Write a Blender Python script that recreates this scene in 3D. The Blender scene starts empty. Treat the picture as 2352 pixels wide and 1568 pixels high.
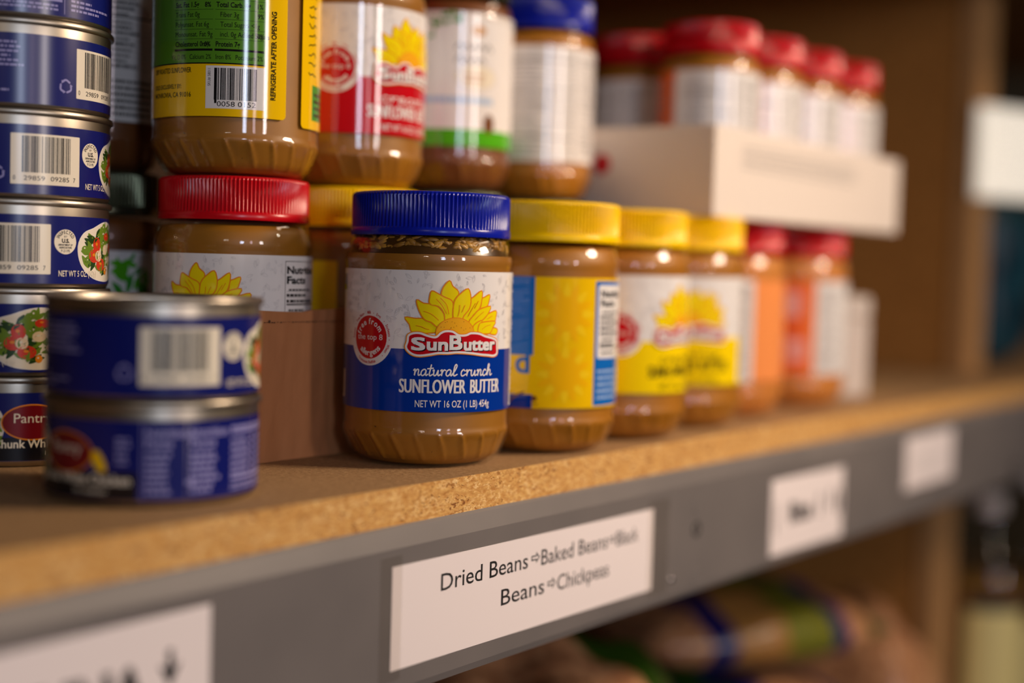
import bpy, bmesh, math, random
from mathutils import Vector, Matrix, geometry
random.seed(7)
sc = bpy.context.scene
COL = sc.collection
PI = math.pi
rad = math.radians

# ------------------------------------------------------------------ camera
cam_d = bpy.data.cameras.new('camera'); cam = bpy.data.objects.new('camera', cam_d); COL.objects.link(cam)
CAM = Vector((-0.54253, -0.39597, 0.09599))
RX = Vector((0.58927, -0.80743, 0.02845)); RY = Vector((0.02546, 0.05375, 0.99823)); RZ = Vector((-0.80753, -0.58751, 0.05223))
cam.matrix_world = Matrix(((RX.x, RY.x, RZ.x, CAM.x), (RX.y, RY.y, RZ.y, CAM.y), (RX.z, RY.z, RZ.z, CAM.z), (0, 0, 0, 1)))
cam_d.sensor_width = 36.0; cam_d.lens = 50.0; cam_d.clip_start = 0.02; cam_d.clip_end = 60
cam_d.dof.use_dof = True; cam_d.dof.focus_distance = 0.657; cam_d.dof.aperture_fstop = 2.0
sc.camera = cam

# ------------------------------------------------------------------ view, world, lights
sc.view_settings.view_transform = 'Standard'; sc.view_settings.look = 'None'
sc.view_settings.exposure = 0.14; sc.view_settings.gamma = 1.0; sc.view_settings.use_curve_mapping = False
sc.cycles.use_denoising = True
sc.cycles.max_bounces = 8; sc.cycles.transparent_max_bounces = 12
sc.cycles.sample_clamp_indirect = 6
wd = bpy.data.worlds.new('world'); sc.world = wd; wd.use_nodes = True
wd.node_tree.nodes['Background'].inputs[0].default_value = (1.0, 0.72, 0.46, 1)
wd.node_tree.nodes['Background'].inputs[1].default_value = 0.010

def area_light(name, az, el0, dist, width, height, L, color, center=Vector((0.1, 0.05, 0.1)), size_is_height=True):
    """a window or lamp of the room in front of the shelves: az degrees from the -Y direction towards +X, el0 the elevation of its middle"""
    d = bpy.data.lights.new(name, 'AREA'); d.shape = 'RECTANGLE'; d.size = width; d.size_y = height
    d.energy = L * PI * width * height; d.color = color
    o = bpy.data.objects.new(name, d); COL.objects.link(o)
    dirv = Vector((math.sin(rad(az)) * math.cos(rad(el0)), -math.cos(rad(az)) * math.cos(rad(el0)), math.sin(rad(el0))))
    o.location = center + dirv * dist
    o.rotation_euler = (-dirv).to_track_quat('-Z', 'Y').to_euler()
    return o
area_light('window_light', -34, 8.5, 4.2, 0.32, 0.9, 24, (0.70, 0.80, 1.0))
area_light('pink_lamp_light', -21, 8.5, 4.4, 0.20, 0.9, 10, (1.0, 0.80, 0.88))
area_light('bright_window_light', -6, 8.5, 4.2, 0.28, 0.9, 32, (1.0, 0.89, 0.84))
area_light('side_lamp_light', -57, 16, 3.6, 0.40, 0.10, 24, (1.0, 0.84, 0.70))
al = area_light('aisle_lamp_light', 30, 33, 0.95, 0.22, 0.14, 32, (1.0, 0.78, 0.58), Vector((0.10, 0.0, 0.04)))
al.data.spread = rad(112)  # unseen lamp set close, beam narrowed to darken the shelf's ends
area_light('ceiling_lamp_light', 48, 40, 2.6, 1.1, 0.16, 15, (1.0, 0.76, 0.56))

# ------------------------------------------------------------------ materials
def lin(c):
    return tuple(((x / 255) / 12.92 if x / 255 <= 0.04045 else ((x / 255 + 0.055) / 1.055) ** 2.4) for x in c)
MATS = {}
def mat(name, rgb, rough=0.5, metal=0.0, spec=0.5, **kw):
    if name in MATS: return MATS[name]
    m = bpy.data.materials.new(name); m.use_nodes = True
    b = m.node_tree.nodes['Principled BSDF']
    b.inputs['Base Color'].default_value = (*lin(rgb), 1)
    b.inputs['Roughness'].default_value = rough; b.inputs['Metallic'].default_value = metal
    b.inputs['Specular IOR Level'].default_value = spec
    for k, v in kw.items():
        b.inputs[k.replace('_', ' ')].default_value = v
    MATS[name] = m
    return m
def nodes(m): return m.node_tree.nodes, m.node_tree.links, m.node_tree.nodes['Principled BSDF']
def noise_color(m, c1, c2, scale, detail=4, lo=0.35, hi=0.65, stretch=(1, 1, 1), bump=0.0, distortion=0.0):
    n, l, b = nodes(m)
    tc = n.new('ShaderNodeTexCoord'); mp = n.new('ShaderNodeMapping'); mp.inputs['Scale'].default_value = stretch
    l.new(tc.outputs['Object'], mp.inputs[0])
    t = n.new('ShaderNodeTexNoise'); t.inputs['Scale'].default_value = scale; t.inputs['Detail'].default_value = detail
    t.inputs['Distortion'].default_value = distortion
    l.new(mp.outputs[0], t.inputs['Vector'])
    r = n.new('ShaderNodeValToRGB'); r.color_ramp.elements[0].position = lo; r.color_ramp.elements[1].position = hi
    r.color_ramp.elements[0].color = (*lin(c1), 1); r.color_ramp.elements[1].color = (*lin(c2), 1)
    l.new(t.outputs['Fac'], r.inputs[0]); l.new(r.outputs[0], b.inputs['Base Color'])
    if bump:
        bp = n.new('ShaderNodeBump'); bp.inputs['Strength'].default_value = bump; bp.inputs['Distance'].default_value = 0.001
        l.new(t.outputs['Fac'], bp.inputs['Height']); l.new(bp.outputs[0], b.inputs['Normal'])
    return r

# label inks
INK = dict(white=(236, 230, 226), cream=(240, 228, 205), blue=(6, 52, 150), navy=(18, 26, 104), deepnavy=(10, 12, 50), red=(196, 18, 30), yellow=(250, 214, 10),
           petal=(246, 220, 14), orange=(236, 140, 30), disk=(246, 176, 34), black=(22, 20, 22), grey=(150, 146, 144), palegrey=(212, 206, 204),
           green=(86, 140, 36), leafgreen=(60, 150, 50), limegreen=(84, 176, 30), darkred=(120, 14, 24), goldyellow=(246, 196, 10), sunyellow=(248, 186, 14), goldpale=(250, 206, 30),
           sky=(20, 104, 190), palepurple=(150, 146, 200), brown=(116, 70, 34), salmon=(244, 150, 84), tomato=(214, 60, 34), lettuce=(110, 140, 40),
           darkgreen=(40, 70, 26), chicken=(240, 214, 176), capblack=(20, 18, 24), pink=(240, 170, 160), vermilion=(238, 112, 56), paleblue=(170, 196, 226), silver=(190, 184, 172), tan=(206, 158, 110))
INK_ROUGH = 0.09
def ink(k):
    return mat('ink_%s_%02d' % (k, INK_ROUGH * 100), INK[k], INK_ROUGH, 0.0, 0.5)

plastic_blue = mat('blue_lid_plastic', (14, 30, 158), 0.24, 0, 0.3)
plastic_red = mat('red_lid_plastic', (196, 10, 24), 0.24, 0, 0.3)
plastic_yellow = mat('yellow_lid_plastic', (254, 204, 0), 0.28, 0, 0.2)
metal_dark = mat('dark_lid_metal', (92, 96, 74), 0.22, 0.8)
tin = mat('tinned_steel', (166, 156, 142), 0.36, 1.0)
paper = mat('white_paper', (236, 224, 222), 0.6, 0, 0.3)
print_black = mat('printed_black', (24, 22, 22), 0.6)

def butter_mat(name, c1, c2, speck):
    m = mat(name, c1, 0.45)
    r = noise_color(m, c1, c2, 30, 3, 0.3, 0.7)
    n, l, b = nodes(m)
    tc = n.new('ShaderNodeTexCoord'); v = n.new('ShaderNodeTexVoronoi'); v.inputs['Scale'].default_value = 120
    nz = n.new('ShaderNodeTexNoise'); nz.inputs['Scale'].default_value = 70
    l.new(tc.outputs['Object'], v.inputs['Vector']); l.new(tc.outputs['Object'], nz.inputs['Vector'])
    a = n.new('ShaderNodeMath'); a.operation = 'LESS_THAN'; a.inputs[1].default_value = 0.13; l.new(v.outputs['Distance'], a.inputs[0])
    a2 = n.new('ShaderNodeMath'); a2.operation = 'GREATER_THAN'; a2.inputs[1].default_value = 0.60; l.new(nz.outputs['Fac'], a2.inputs[0])
    mu = n.new('ShaderNodeMath'); mu.operation = 'MULTIPLY'; l.new(a.outputs[0], mu.inputs[0]); l.new(a2.outputs[0], mu.inputs[1])
    mx = n.new('ShaderNodeMix'); mx.data_type = 'RGBA'; mx.inputs['B'].default_value = (*lin(speck), 1)
    l.new(mu.outputs[0], mx.inputs['Factor']); l.new(r.outputs[0], mx.inputs['A']); l.new(mx.outputs['Result'], b.inputs['Base Color'])
    return m
butter_crunchy = butter_mat('sunflower_butter_paste', (146, 94, 20), (160, 106, 26), (60, 34, 14))
butter_smooth = butter_mat('peanut_butter_paste', (162, 102, 20), (176, 114, 26), (130, 80, 26))
butter_orange = mat('orange_peanut_butter', (206, 128, 54), 0.45); noise_color(butter_orange, (200, 122, 50), (212, 136, 60), 30)
butter_dark = mat('dark_nut_butter', (110, 62, 26), 0.45); noise_color(butter_dark, (100, 56, 22), (122, 70, 30), 30)
oil_dark = mat('oil_layer', (70, 44, 10), 0.3)

def clear_mat(name, tint, rough=0.03, ior=1.5):
    m = bpy.data.materials.new(name); m.use_nodes = True; n = m.node_tree.nodes; l = m.node_tree.links
    n.remove(n['Principled BSDF'])
    tr = n.new('ShaderNodeBsdfTransparent'); tr.inputs[0].default_value = (*tint, 1)
    gl = n.new('ShaderNodeBsdfGlossy'); gl.inputs['Roughness'].default_value = rough
    fr = n.new('ShaderNodeFresnel'); fr.inputs['IOR'].default_value = ior
    mx = n.new('ShaderNodeMixShader')
    ge = n.new('ShaderNodeNewGeometry'); iv = n.new('ShaderNodeMath'); iv.operation = 'SUBTRACT'; iv.inputs[0].default_value = 1.0
    mu = n.new('ShaderNodeMath'); mu.operation = 'MULTIPLY'
    l.new(ge.outputs['Backfacing'], iv.inputs[1]); l.new(fr.outputs[0], mu.inputs[0]); l.new(iv.outputs[0], mu.inputs[1])
    l.new(mu.outputs[0], mx.inputs[0]); l.new(tr.outputs[0], mx.inputs[1]); l.new(gl.outputs[0], mx.inputs[2])
    l.new(mx.outputs[0], n['Material Output'].inputs['Surface'])
    MATS[name] = m
    return m
pet = clear_mat('clear_jar_plastic', (0.98, 0.97, 0.95))
tape_clear = clear_mat('clear_tape', (0.975, 0.97, 0.96), 0.12, 1.45)
bottle_clear = clear_mat('clear_bottle_plastic', (0.97, 0.94, 0.88), 0.06, 1.5)

# particleboard: chips on the sawn edge, smoother brown faces
chip = mat('particleboard_edge', (206, 156, 92), 0.75, 0, 0.2)
def particle(m, base, cols, s1, s2, stretch):
    n, l, b = nodes(m)
    tc = n.new('ShaderNodeTexCoord'); mp = n.new('ShaderNodeMapping'); mp.inputs['Scale'].default_value = stretch
    l.new(tc.outputs['Object'], mp.inputs[0])
    nz = n.new('ShaderNodeTexNoise'); nz.inputs['Scale'].default_value = s1 * 0.6; nz.inputs['Detail'].default_value = 3
    l.new(mp.outputs[0], nz.inputs['Vector'])
    ad = n.new('ShaderNodeMix'); ad.data_type = 'VECTOR'; ad.inputs['Factor'].default_value = 0.02
    l.new(mp.outputs[0], ad.inputs['A']); l.new(nz.outputs['Color'], ad.inputs['B'])
    v = n.new('ShaderNodeTexVoronoi'); v.inputs['Scale'].default_value = s1; l.new(ad.outputs['Result'], v.inputs['Vector'])
    sep = n.new('ShaderNodeSeparateColor'); l.new(v.outputs['Color'], sep.inputs[0])
    r = n.new('ShaderNodeValToRGB')
    e = r.color_ramp.elements
    while len(e) < len(cols): e.new(0.5)
    for i, (p, c) in enumerate(cols): e[i].position = p; e[i].color = (*lin(c), 1)
    l.new(sep.outputs[0], r.inputs[0])
    n2 = n.new('ShaderNodeTexNoise'); n2.inputs['Scale'].default_value = s2; n2.inputs['Detail'].default_value = 5
    l.new(mp.outputs[0], n2.inputs['Vector'])
    r2 = n.new('ShaderNodeValToRGB'); r2.color_ramp.elements[0].position = 0.3; r2.color_ramp.elements[1].position = 0.72
    r2.color_ramp.elements[0].color = (*lin(base), 1); r2.color_ramp.elements[1].color = (1, 1, 1, 1)
    l.new(n2.outputs['Fac'], r2.inputs[0])
    mx = n.new('ShaderNodeMix'); mx.data_type = 'RGBA'; mx.blend_type = 'MULTIPLY'; mx.inputs['Factor'].default_value = 0.7
    l.new(r.outputs[0], mx.inputs['A']); l.new(r2.outputs[0], mx.inputs['B']); l.new(mx.outputs['Result'], b.inputs['Base Color'])
    bp = n.new('ShaderNodeBump'); bp.inputs['Strength'].default_value = 0.5; bp.inputs['Distance'].default_value = 0.0008
    l.new(n2.outputs['Fac'], bp.inputs['Height']); l.new(bp.outputs[0], b.inputs['Normal'])
particle(chip, (196, 150, 100), [(0.0, (140, 88, 44)), (0.10, (214, 166, 96)), (0.7, (228, 182, 110)), (1.0, (244, 210, 148))], 420, 420, (0.6, 0.6, 1.3))
board_face = mat('particleboard_face', (140, 108, 76), 0.7, 0, 0.25)
particle(board_face, (190, 176, 160), [(0.0, (166, 132, 92)), (0.5, (180, 144, 102)), (1.0, (194, 158, 114))], 700, 420, (1, 1, 1))
panel_face = mat('panel_board_face', (176, 120, 62), 0.7, 0, 0.2)
particle(panel_face, (200, 190, 176), [(0.0, (178, 122, 60)), (0.5, (186, 128, 64)), (1.0, (196, 138, 72))], 300, 120, (1, 1, 1))
steel_grey = mat('grey_painted_steel', (112, 106, 104), 0.42, 0.0, 0.5)
noise_color(steel_grey, (108, 102, 100), (118, 111, 108), 14, 3, 0.3, 0.7)
hole_dark = mat('slot_shade', (24, 20, 18), 0.8)  # dark colour stands for the shade inside slots, the beam is uncut
card = mat('brown_cardboard', (176, 116, 74), 0.85, 0, 0.15)
noise_color(card, (166, 108, 68), (184, 124, 82), 60, 5, 0.3, 0.7, (1, 1, 0.15))
carton_white = mat('white_carton', (226, 212, 200), 0.6, 0, 0.3)
carton_side = carton_white

# ------------------------------------------------------------------ object helpers
def add(name, verts, faces, mats, parent=None, midx=None, smooth=False, loc=None, rz=0.0, angle=35):
    me = bpy.data.meshes.new(name); me.from_pydata(verts, [], faces)
    if not isinstance(mats, (list, tuple)): mats = [mats]
    for m in mats: me.materials.append(m)
    if midx is not None: me.polygons.foreach_set('material_index', midx)
    if smooth:
        me.polygons.foreach_set('use_smooth', [True] * len(me.polygons))
        if angle: me.set_sharp_from_angle(angle=rad(angle))
    me.update()
    o = bpy.data.objects.new(name, me); COL.objects.link(o)
    if parent: o.parent = parent
    if loc is not None: o.location = loc
    o.rotation_euler.z = rz
    return o
def tag(o, label=None, cat=None, group=None, kind=None):
    if label: o['label'] = label
    if cat: o['category'] = cat
    if group: o['group'] = group
    if kind: o['kind'] = kind
    return o
def thing(name, loc, rz, label, cat, group=None):
    o = bpy.data.objects.new(name, None); o.empty_display_size = 0.02; COL.objects.link(o)
    o.location = loc; o.rotation_euler.z = rad(rz)
    return tag(o, label, cat, group)
def copy_tree(src, loc, rz, label, group=None, scale=None, swap=None):
    r = src.copy(); COL.objects.link(r); r.location = loc; r.rotation_euler.z = rad(rz); r['label'] = label
    if group: r['group'] = group
    if scale: r.scale = scale
    for ch in list(src.children):
        stem = ch.name.split('.')[0]
        if swap and stem in swap and swap[stem] is None: continue
        c = ch.copy(); COL.objects.link(c); c.parent = r
        if swap and stem in swap: c.data = swap[stem]
        for g in ch.children:
            d = g.copy(); COL.objects.link(d); d.parent = c
    return r
def boxv(x0, x1, y0, y1, z0, z1):
    v = [(x0, y0, z0), (x1, y0, z0), (x1, y1, z0), (x0, y1, z0), (x0, y0, z1), (x1, y0, z1), (x1, y1, z1), (x0, y1, z1)]
    f = [(0, 3, 2, 1), (4, 5, 6, 7), (0, 1, 5, 4), (1, 2, 6, 5), (2, 3, 7, 6), (3, 0, 4, 7)]
    return v, f
def box(name, x0, x1, y0, y1, z0, z1, m, parent=None, bev=0.0, midx=None):
    v, f = boxv(x0, x1, y0, y1, z0, z1)
    o = add(name, v, f, m, parent, midx)
    if bev:
        b = o.modifiers.new('bevel', 'BEVEL'); b.width = bev; b.segments = 2; b.limit_method = 'ANGLE'
    return o
def lathe(prof, segs, disp=None):
    """prof [(r, z)], disp(angle, i) -> radius offset; poles where r == 0"""
    V, F, rows = [], [], []
    for i, (r, z) in enumerate(prof):
        if r == 0:
            rows.append([len(V)]); V.append((0, 0, z)); continue
        row = []
        for s in range(segs):
            a = 2 * PI * s / segs; rr = r + (disp(a, i) if disp else 0)
            row.append(len(V)); V.append((rr * math.sin(a), -rr * math.cos(a), z))
        rows.append(row)
    for a, b in zip(rows, rows[1:]):
        if len(a) == 1 and len(b) == 1: continue
        for s in range(segs):
            t = (s + 1) % segs
            if len(a) == 1: F.append((a[0], b[t], b[s]))
            elif len(b) == 1: F.append((a[s], a[t], b[0]))
            else: F.append((a[s], a[t], b[t], b[s]))
    return V, F
def smooth_path(pts, n=6, closed=False):
    P = [Vector((p[0], p[1])) for p in pts]; out = []
    N = len(P)
    for i in range(N if closed else N - 1):
        p0 = P[(i - 1) % N] if closed or i > 0 else P[0]
        p1 = P[i]; p2 = P[(i + 1) % N]
        p3 = P[(i + 2) % N] if closed or i + 2 < N else P[-1]
        for k in range(n):
            t = k / n
            q = 0.5 * ((2 * p1) + (p2 - p0) * t + (2 * p0 - 5 * p1 + 4 * p2 - p3) * t * t + (3 * p1 - p0 - 3 * p2 + p3) * t ** 3)
            out.append((q.x, q.y))
    if not closed: out.append((P[-1].x, P[-1].y))
    return out
def offset_poly(pts, d):
    """grow a closed outline by d along its vertex normals"""
    A = sum(p[0] * q[1] - q[0] * p[1] for p, q in zip(pts, pts[1:] + pts[:1]))
    s = 1 if A > 0 else -1; n = len(pts); out = []
    for i, p in enumerate(pts):
        a = pts[i - 1]; b = pts[(i + 1) % n]
        t = Vector((b[0] - a[0], b[1] - a[1]))
        if t.length < 1e-9: out.append(p); continue
        t.normalize(); out.append((p[0] + s * t.y * d, p[1] - s * t.x * d))
    return out

# ------------------------------------------------------------------ printed artwork (millimetres)
TCACHE = {}
def text_mesh(s, bold=0.0, shear=0.0):
    k = (s, bold, shear)
    if k not in TCACHE:
        cu = bpy.data.curves.new('t', 'FONT'); cu.body = s; cu.size = 1; cu.resolution_u = 3; cu.offset = bold; cu.shear = shear
        o = bpy.data.objects.new('t', cu); me = o.to_mesh()
        v = [(p.co.x, p.co.y) for p in me.vertices]; f = [tuple(p.vertices) for p in me.polygons]
        o.to_mesh_clear(); bpy.data.objects.remove(o); bpy.data.curves.remove(cu)
        TCACHE[k] = (v, f)
    return TCACHE[k]
CAPH = max(y for x, y in text_mesh('H')[0])

class Print:
    def __init__(self): self.items = []
    def raw(self, v, f, m, layer): self.items.append((v, f, m, layer))
    def rect(self, x0, y0, x1, y1, m, layer=1): self.raw([(x0, y0), (x1, y0), (x1, y1), (x0, y1)], [(0, 1, 2, 3)], m, layer)
    def poly(self, pts, m, layer=1, holes=()):
        loops = [[Vector((x, y, 0)) for x, y in pts]] + [[Vector((x, y, 0)) for x, y in h] for h in holes]
        tris = geometry.tessellate_polygon(loops)
        self.raw([(p.x, p.y) for lp in loops for p in lp], [tuple(t) for t in tris], m, layer)
    def rrect(self, x0, y0, x1, y1, r, m, layer=1):
        pts = []
        for cx, cy, a0 in ((x1 - r, y1 - r, 0), (x0 + r, y1 - r, 90), (x0 + r, y0 + r, 180), (x1 - r, y0 + r, 270)):
            for k in range(6): a = rad(a0 + 18 * k); pts.append((cx + r * math.cos(a), cy + r * math.sin(a)))
        self.poly(pts, m, layer)
    def disc(self, cx, cy, rx, m, layer=1, ry=None, n=40):
        ry = ry or rx
        self.poly([(cx + rx * math.cos(2 * PI * k / n), cy + ry * math.sin(2 * PI * k / n)) for k in range(n)], m, layer)
    def stroke(self, pts, w, m, layer=1, smooth=4, closed=False):
        P = smooth_path(pts, smooth, closed) if smooth else list(pts)
        if closed: P.append(P[0])
        V, F = [], []
        n = len(P)
        for i, p in enumerate(P):
            a = P[max(i - 1, 0)]; b = P[min(i + 1, n - 1)]
            t = Vector((b[0] - a[0], b[1] - a[1]))
            t = t.normalized() if t.length > 1e-9 else Vector((1, 0))
            V += [(p[0] - t.y * w / 2, p[1] + t.x * w / 2), (p[0] + t.y * w / 2, p[1] - t.x * w / 2)]
            if i: F.append((2 * i - 2, 2 * i - 1, 2 * i + 1, 2 * i))
        self.raw(V, F, m, layer)
        if not closed:
            for p in (P[0], P[-1]): self.disc(p[0], p[1], w / 2, m, layer, n=10)
    def text(self, s, x0, x1, y, cap, m, layer=2, bold=0.0, shear=0.0, align='fit', rot=0):
        v, f = text_mesh(s, bold, shear)
        if not v: return
        mnx = min(p[0] for p in v); mxx = max(p[0] for p in v); sy = cap / CAPH
        if align == 'fit': sx = (x1 - x0) / (mxx - mnx); ox = x0 - mnx * sx
        else: sx = sy * 0.8; w = (mxx - mnx) * sx; ox = (x0 - mnx * sx) if align == 'left' else (x0 + x1) / 2 - w / 2 - mnx * sx
        V = [(ox + p[0] * sx, y + p[1] * sy) for p in v]
        if rot:
            c, s_ = math.cos(rad(rot)), math.sin(rad(rot)); V = [(x0 + (p[0] - x0) * c - (p[1] - y) * s_, y + (p[0] - x0) * s_ + (p[1] - y) * c) for p in V]
        self.raw(V, f, m, layer)
    def arc_text(self, s, cx, cy, r, a_mid, cap, m, layer=2, bold=0.0, inside=False, sx=0.8, gap=0.07):
        """letters along a circle; a_mid in degrees, 90 = top; inside=True reads along the bottom"""
        sy = cap / CAPH; ws = []
        for ch in s:
            if ch == ' ': ws.append(0.28); continue
            v, _ = text_mesh(ch, bold); ws.append(max(p[0] for p in v) - min(p[0] for p in v) + gap)
        tot = sum(ws) * sy * sx; pos = -tot / 2
        for ch, w in zip(s, ws):
            wl = w * sy * sx
            if ch != ' ':
                v, f = text_mesh(ch, bold); mn = min(p[0] for p in v)
                dl = (pos + wl / 2) / r
                a = rad(a_mid) - dl if not inside else rad(a_mid) + dl
                ca, sa = math.cos(a), math.sin(a); V = []
                for p in v:
                    lx = (p[0] - mn) * sy * sx - (wl - gap * sy * sx) / 2; ly = p[1] * sy
                    if not inside: V.append((cx + (r + ly) * ca + lx * sa, cy + (r + ly) * sa - lx * ca))
                    else: V.append((cx + (r - ly) * ca - lx * sa, cy + (r - ly) * sa + lx * ca))
                self.raw(V, f, m, layer)
            pos += wl
    def lines(self, x0, y0, x1, y1, n, m, layer=2, rng=None, fill=0.5, minw=0.7):
        """rows of tiny illegible print"""
        rng = rng or random; h = (y1 - y0) / n
        for i in range(n):
            x = x0; end = x0 + (x1 - x0) * rng.uniform(minw, 1)
            yy = y0 + i * h
            while x < end:
                w = rng.uniform(0.8, 3.2); self.rect(x, yy, min(x + w, end), yy + h * fill, m, layer); x += w + rng.uniform(0.3, 0.7)
    def barcode(self, x0, y0, x1, y1, m, layer=2, seed=3):
        rng = random.Random(seed); x = x0
        u = (x1 - x0) / 95
        while x < x1 - u:
            w = rng.choice((1, 1, 2, 2, 3)) * u; self.rect(x, y0, min(x + w, x1), y1, m, layer); x += w + rng.choice((1, 1, 2, 3)) * u
    # ---- build
    def build(self, name, mapping, cut=None, parent=None, loc=None):
        V, F, MI, mats, mi = [], [], [], [], {}
        for (v, f, m, layer) in self.items:
            if m not in mi: mi[m] = len(mats); mats.append(m)
            if cut:
                xs = [p[0] for p in v]; a, b = min(xs), max(xs)
                k0, k1 = math.floor(a / cut) + 1, math.ceil(b / cut) - 1
                if k1 >= k0:
                    bm = bmesh.new(); vs = [bm.verts.new((p[0], p[1], 0)) for p in v]
                    for q in f:
                        try: bm.faces.new([vs[i] for i in q])
                        except ValueError: pass
                    for k in range(k0, k1 + 1):
                        bmesh.ops.bisect_plane(bm, geom=bm.verts[:] + bm.edges[:] + bm.faces[:], dist=1e-6, plane_co=(k * cut, 0, 0), plane_no=(1, 0, 0))
                    bm.verts.index_update(); v = [(q.co.x, q.co.y) for q in bm.verts]; f = [tuple(w.index for w in q.verts) for q in bm.faces]; bm.free()
            base = len(V)
            V += [mapping(p[0], p[1], layer) for p in v]
            for q in f:
                # all print faces outwards
                a = sum(v[q[i]][0] * v[q[(i + 1) % len(q)]][1] - v[q[(i + 1) % len(q)]][0] * v[q[i]][1] for i in range(len(q)))
                q2 = q if a >= 0 else tuple(reversed(q))
                F.append(tuple(base + i for i in q2)); MI.append(mi[m])
        o = add(name, V, F, [ink(m) if isinstance(m, str) else m for m in mats], parent, MI, loc=loc)
        if cut:  # wrapped round a jar or can: normals of the true cylinder
            me = o.data; me.polygons.foreach_set('use_smooth', [True] * len(me.polygons))
            me.normals_split_custom_set_from_vertices([Vector((v[0], v[1], 0)).normalized() for v in V])
        return o
LAY = 0.00004
def cyl_map(r):
    def f(u, v, layer):
        a = u / (r * 1000); rr = r + LAY * layer
        return (rr * math.sin(a), -rr * math.cos(a), v / 1000)
    return f
def front_map(y, step=LAY):
    """flat print on a face that looks towards -Y"""
    return lambda u, v, layer: (u / 1000, y - step * layer, v / 1000)

# single-line handwriting for the script words
SCRIPT = dict(
 n=(0.62, [[(0, .5), (.1, .62), (.12, .3), (.12, 0), (.16, .35), (.3, .6), (.42, .52), (.42, .2), (.48, .02), (.62, .12)]]),
 a=(0.62, [[(.44, .5), (.28, .62), (.08, .45), (.05, .15), (.2, 0), (.38, .18), (.45, .5), (.44, .2), (.5, .02), (.62, .14)]]),
 t=(0.42, [[(.2, 1.05), (.16, .5), (.14, .15), (.22, 0), (.42, .14)], [(-.06, .68), (.16, .70), (.40, .74)]]),
 u=(0.66, [[(.0, .5), (.08, .58), (.08, .25), (.16, .02), (.32, .12), (.44, .56), (.44, .2), (.52, .02), (.66, .14)]]),
 r=(0.46, [[(0, .5), (.1, .6), (.12, .3), (.12, 0), (.16, .35), (.28, .58), (.42, .54)]]),
 l=(0.42, [[(-.04, .14), (.16, .5), (.3, .95), (.2, 1.12), (.1, .9), (.08, .3), (.16, .02), (.42, .16)]]),
 c=(0.5, [[(.38, .5), (.24, .62), (.08, .42), (.08, .14), (.22, 0), (.5, .18)]]),
 h=(0.66, [[(-.02, .2), (.16, .6), (.24, 1.0), (.14, 1.12), (.08, .85), (.08, 0), (.14, .35), (.3, .58), (.42, .48), (.42, .15), (.5, .02), (.66, .14)]]),
 e=(0.5, [[(.04, .26), (.34, .36), (.32, .56), (.18, .62), (.06, .4), (.08, .12), (.22, 0), (.5, .18)]]),
 m=(0.9, [[(0, .5), (.1, .62), (.12, .3), (.12, 0), (.16, .35), (.28, .6), (.38, .5), (.38, 0), (.42, .35), (.56, .6), (.66, .5), (.68, .15), (.76, .02), (.9, .14)]]),
 y=(0.6, [[(.0, .5), (.08, .58), (.08, .25), (.18, .04), (.32, .14), (.44, .56), (.42, .0), (.3, -.36), (.14, -.3), (.3, -.04), (.6, .14)]]),
 o=(0.56, [[(.3, .6), (.1, .5), (.06, .15), (.22, 0), (.4, .2), (.36, .52), (.3, .6), (.44, .48), (.56, .5)]]),
 g=(0.6, [[(.44, .5), (.28, .62), (.08, .45), (.06, .18), (.2, .04), (.4, .2), (.45, .52), (.42, 0), (.3, -.34), (.14, -.28), (.32, -.04), (.6, .14)]]),
 i=(0.36, [[(0, .4), (.1, .58), (.1, .15), (.18, .02), (.36, .14)], [(.12, .86), (.13, .87)]]))
def script(p, word, x0, x1, y, xh, w, m, layer=2):
    tot = sum(0.3 if c == ' ' else SCRIPT[c][0] for c in word); sx = (x1 - x0) / tot; sy = xh / 0.6; x = 0
    for c in word:
        if c == ' ': x += 0.3; continue
        adv, sts = SCRIPT[c]
        for st in sts: p.stroke([(x0 + (x + a + 0.12 * b) * sx, y + b * sy) for a, b in st], w, m, layer)
        x += adv

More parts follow.
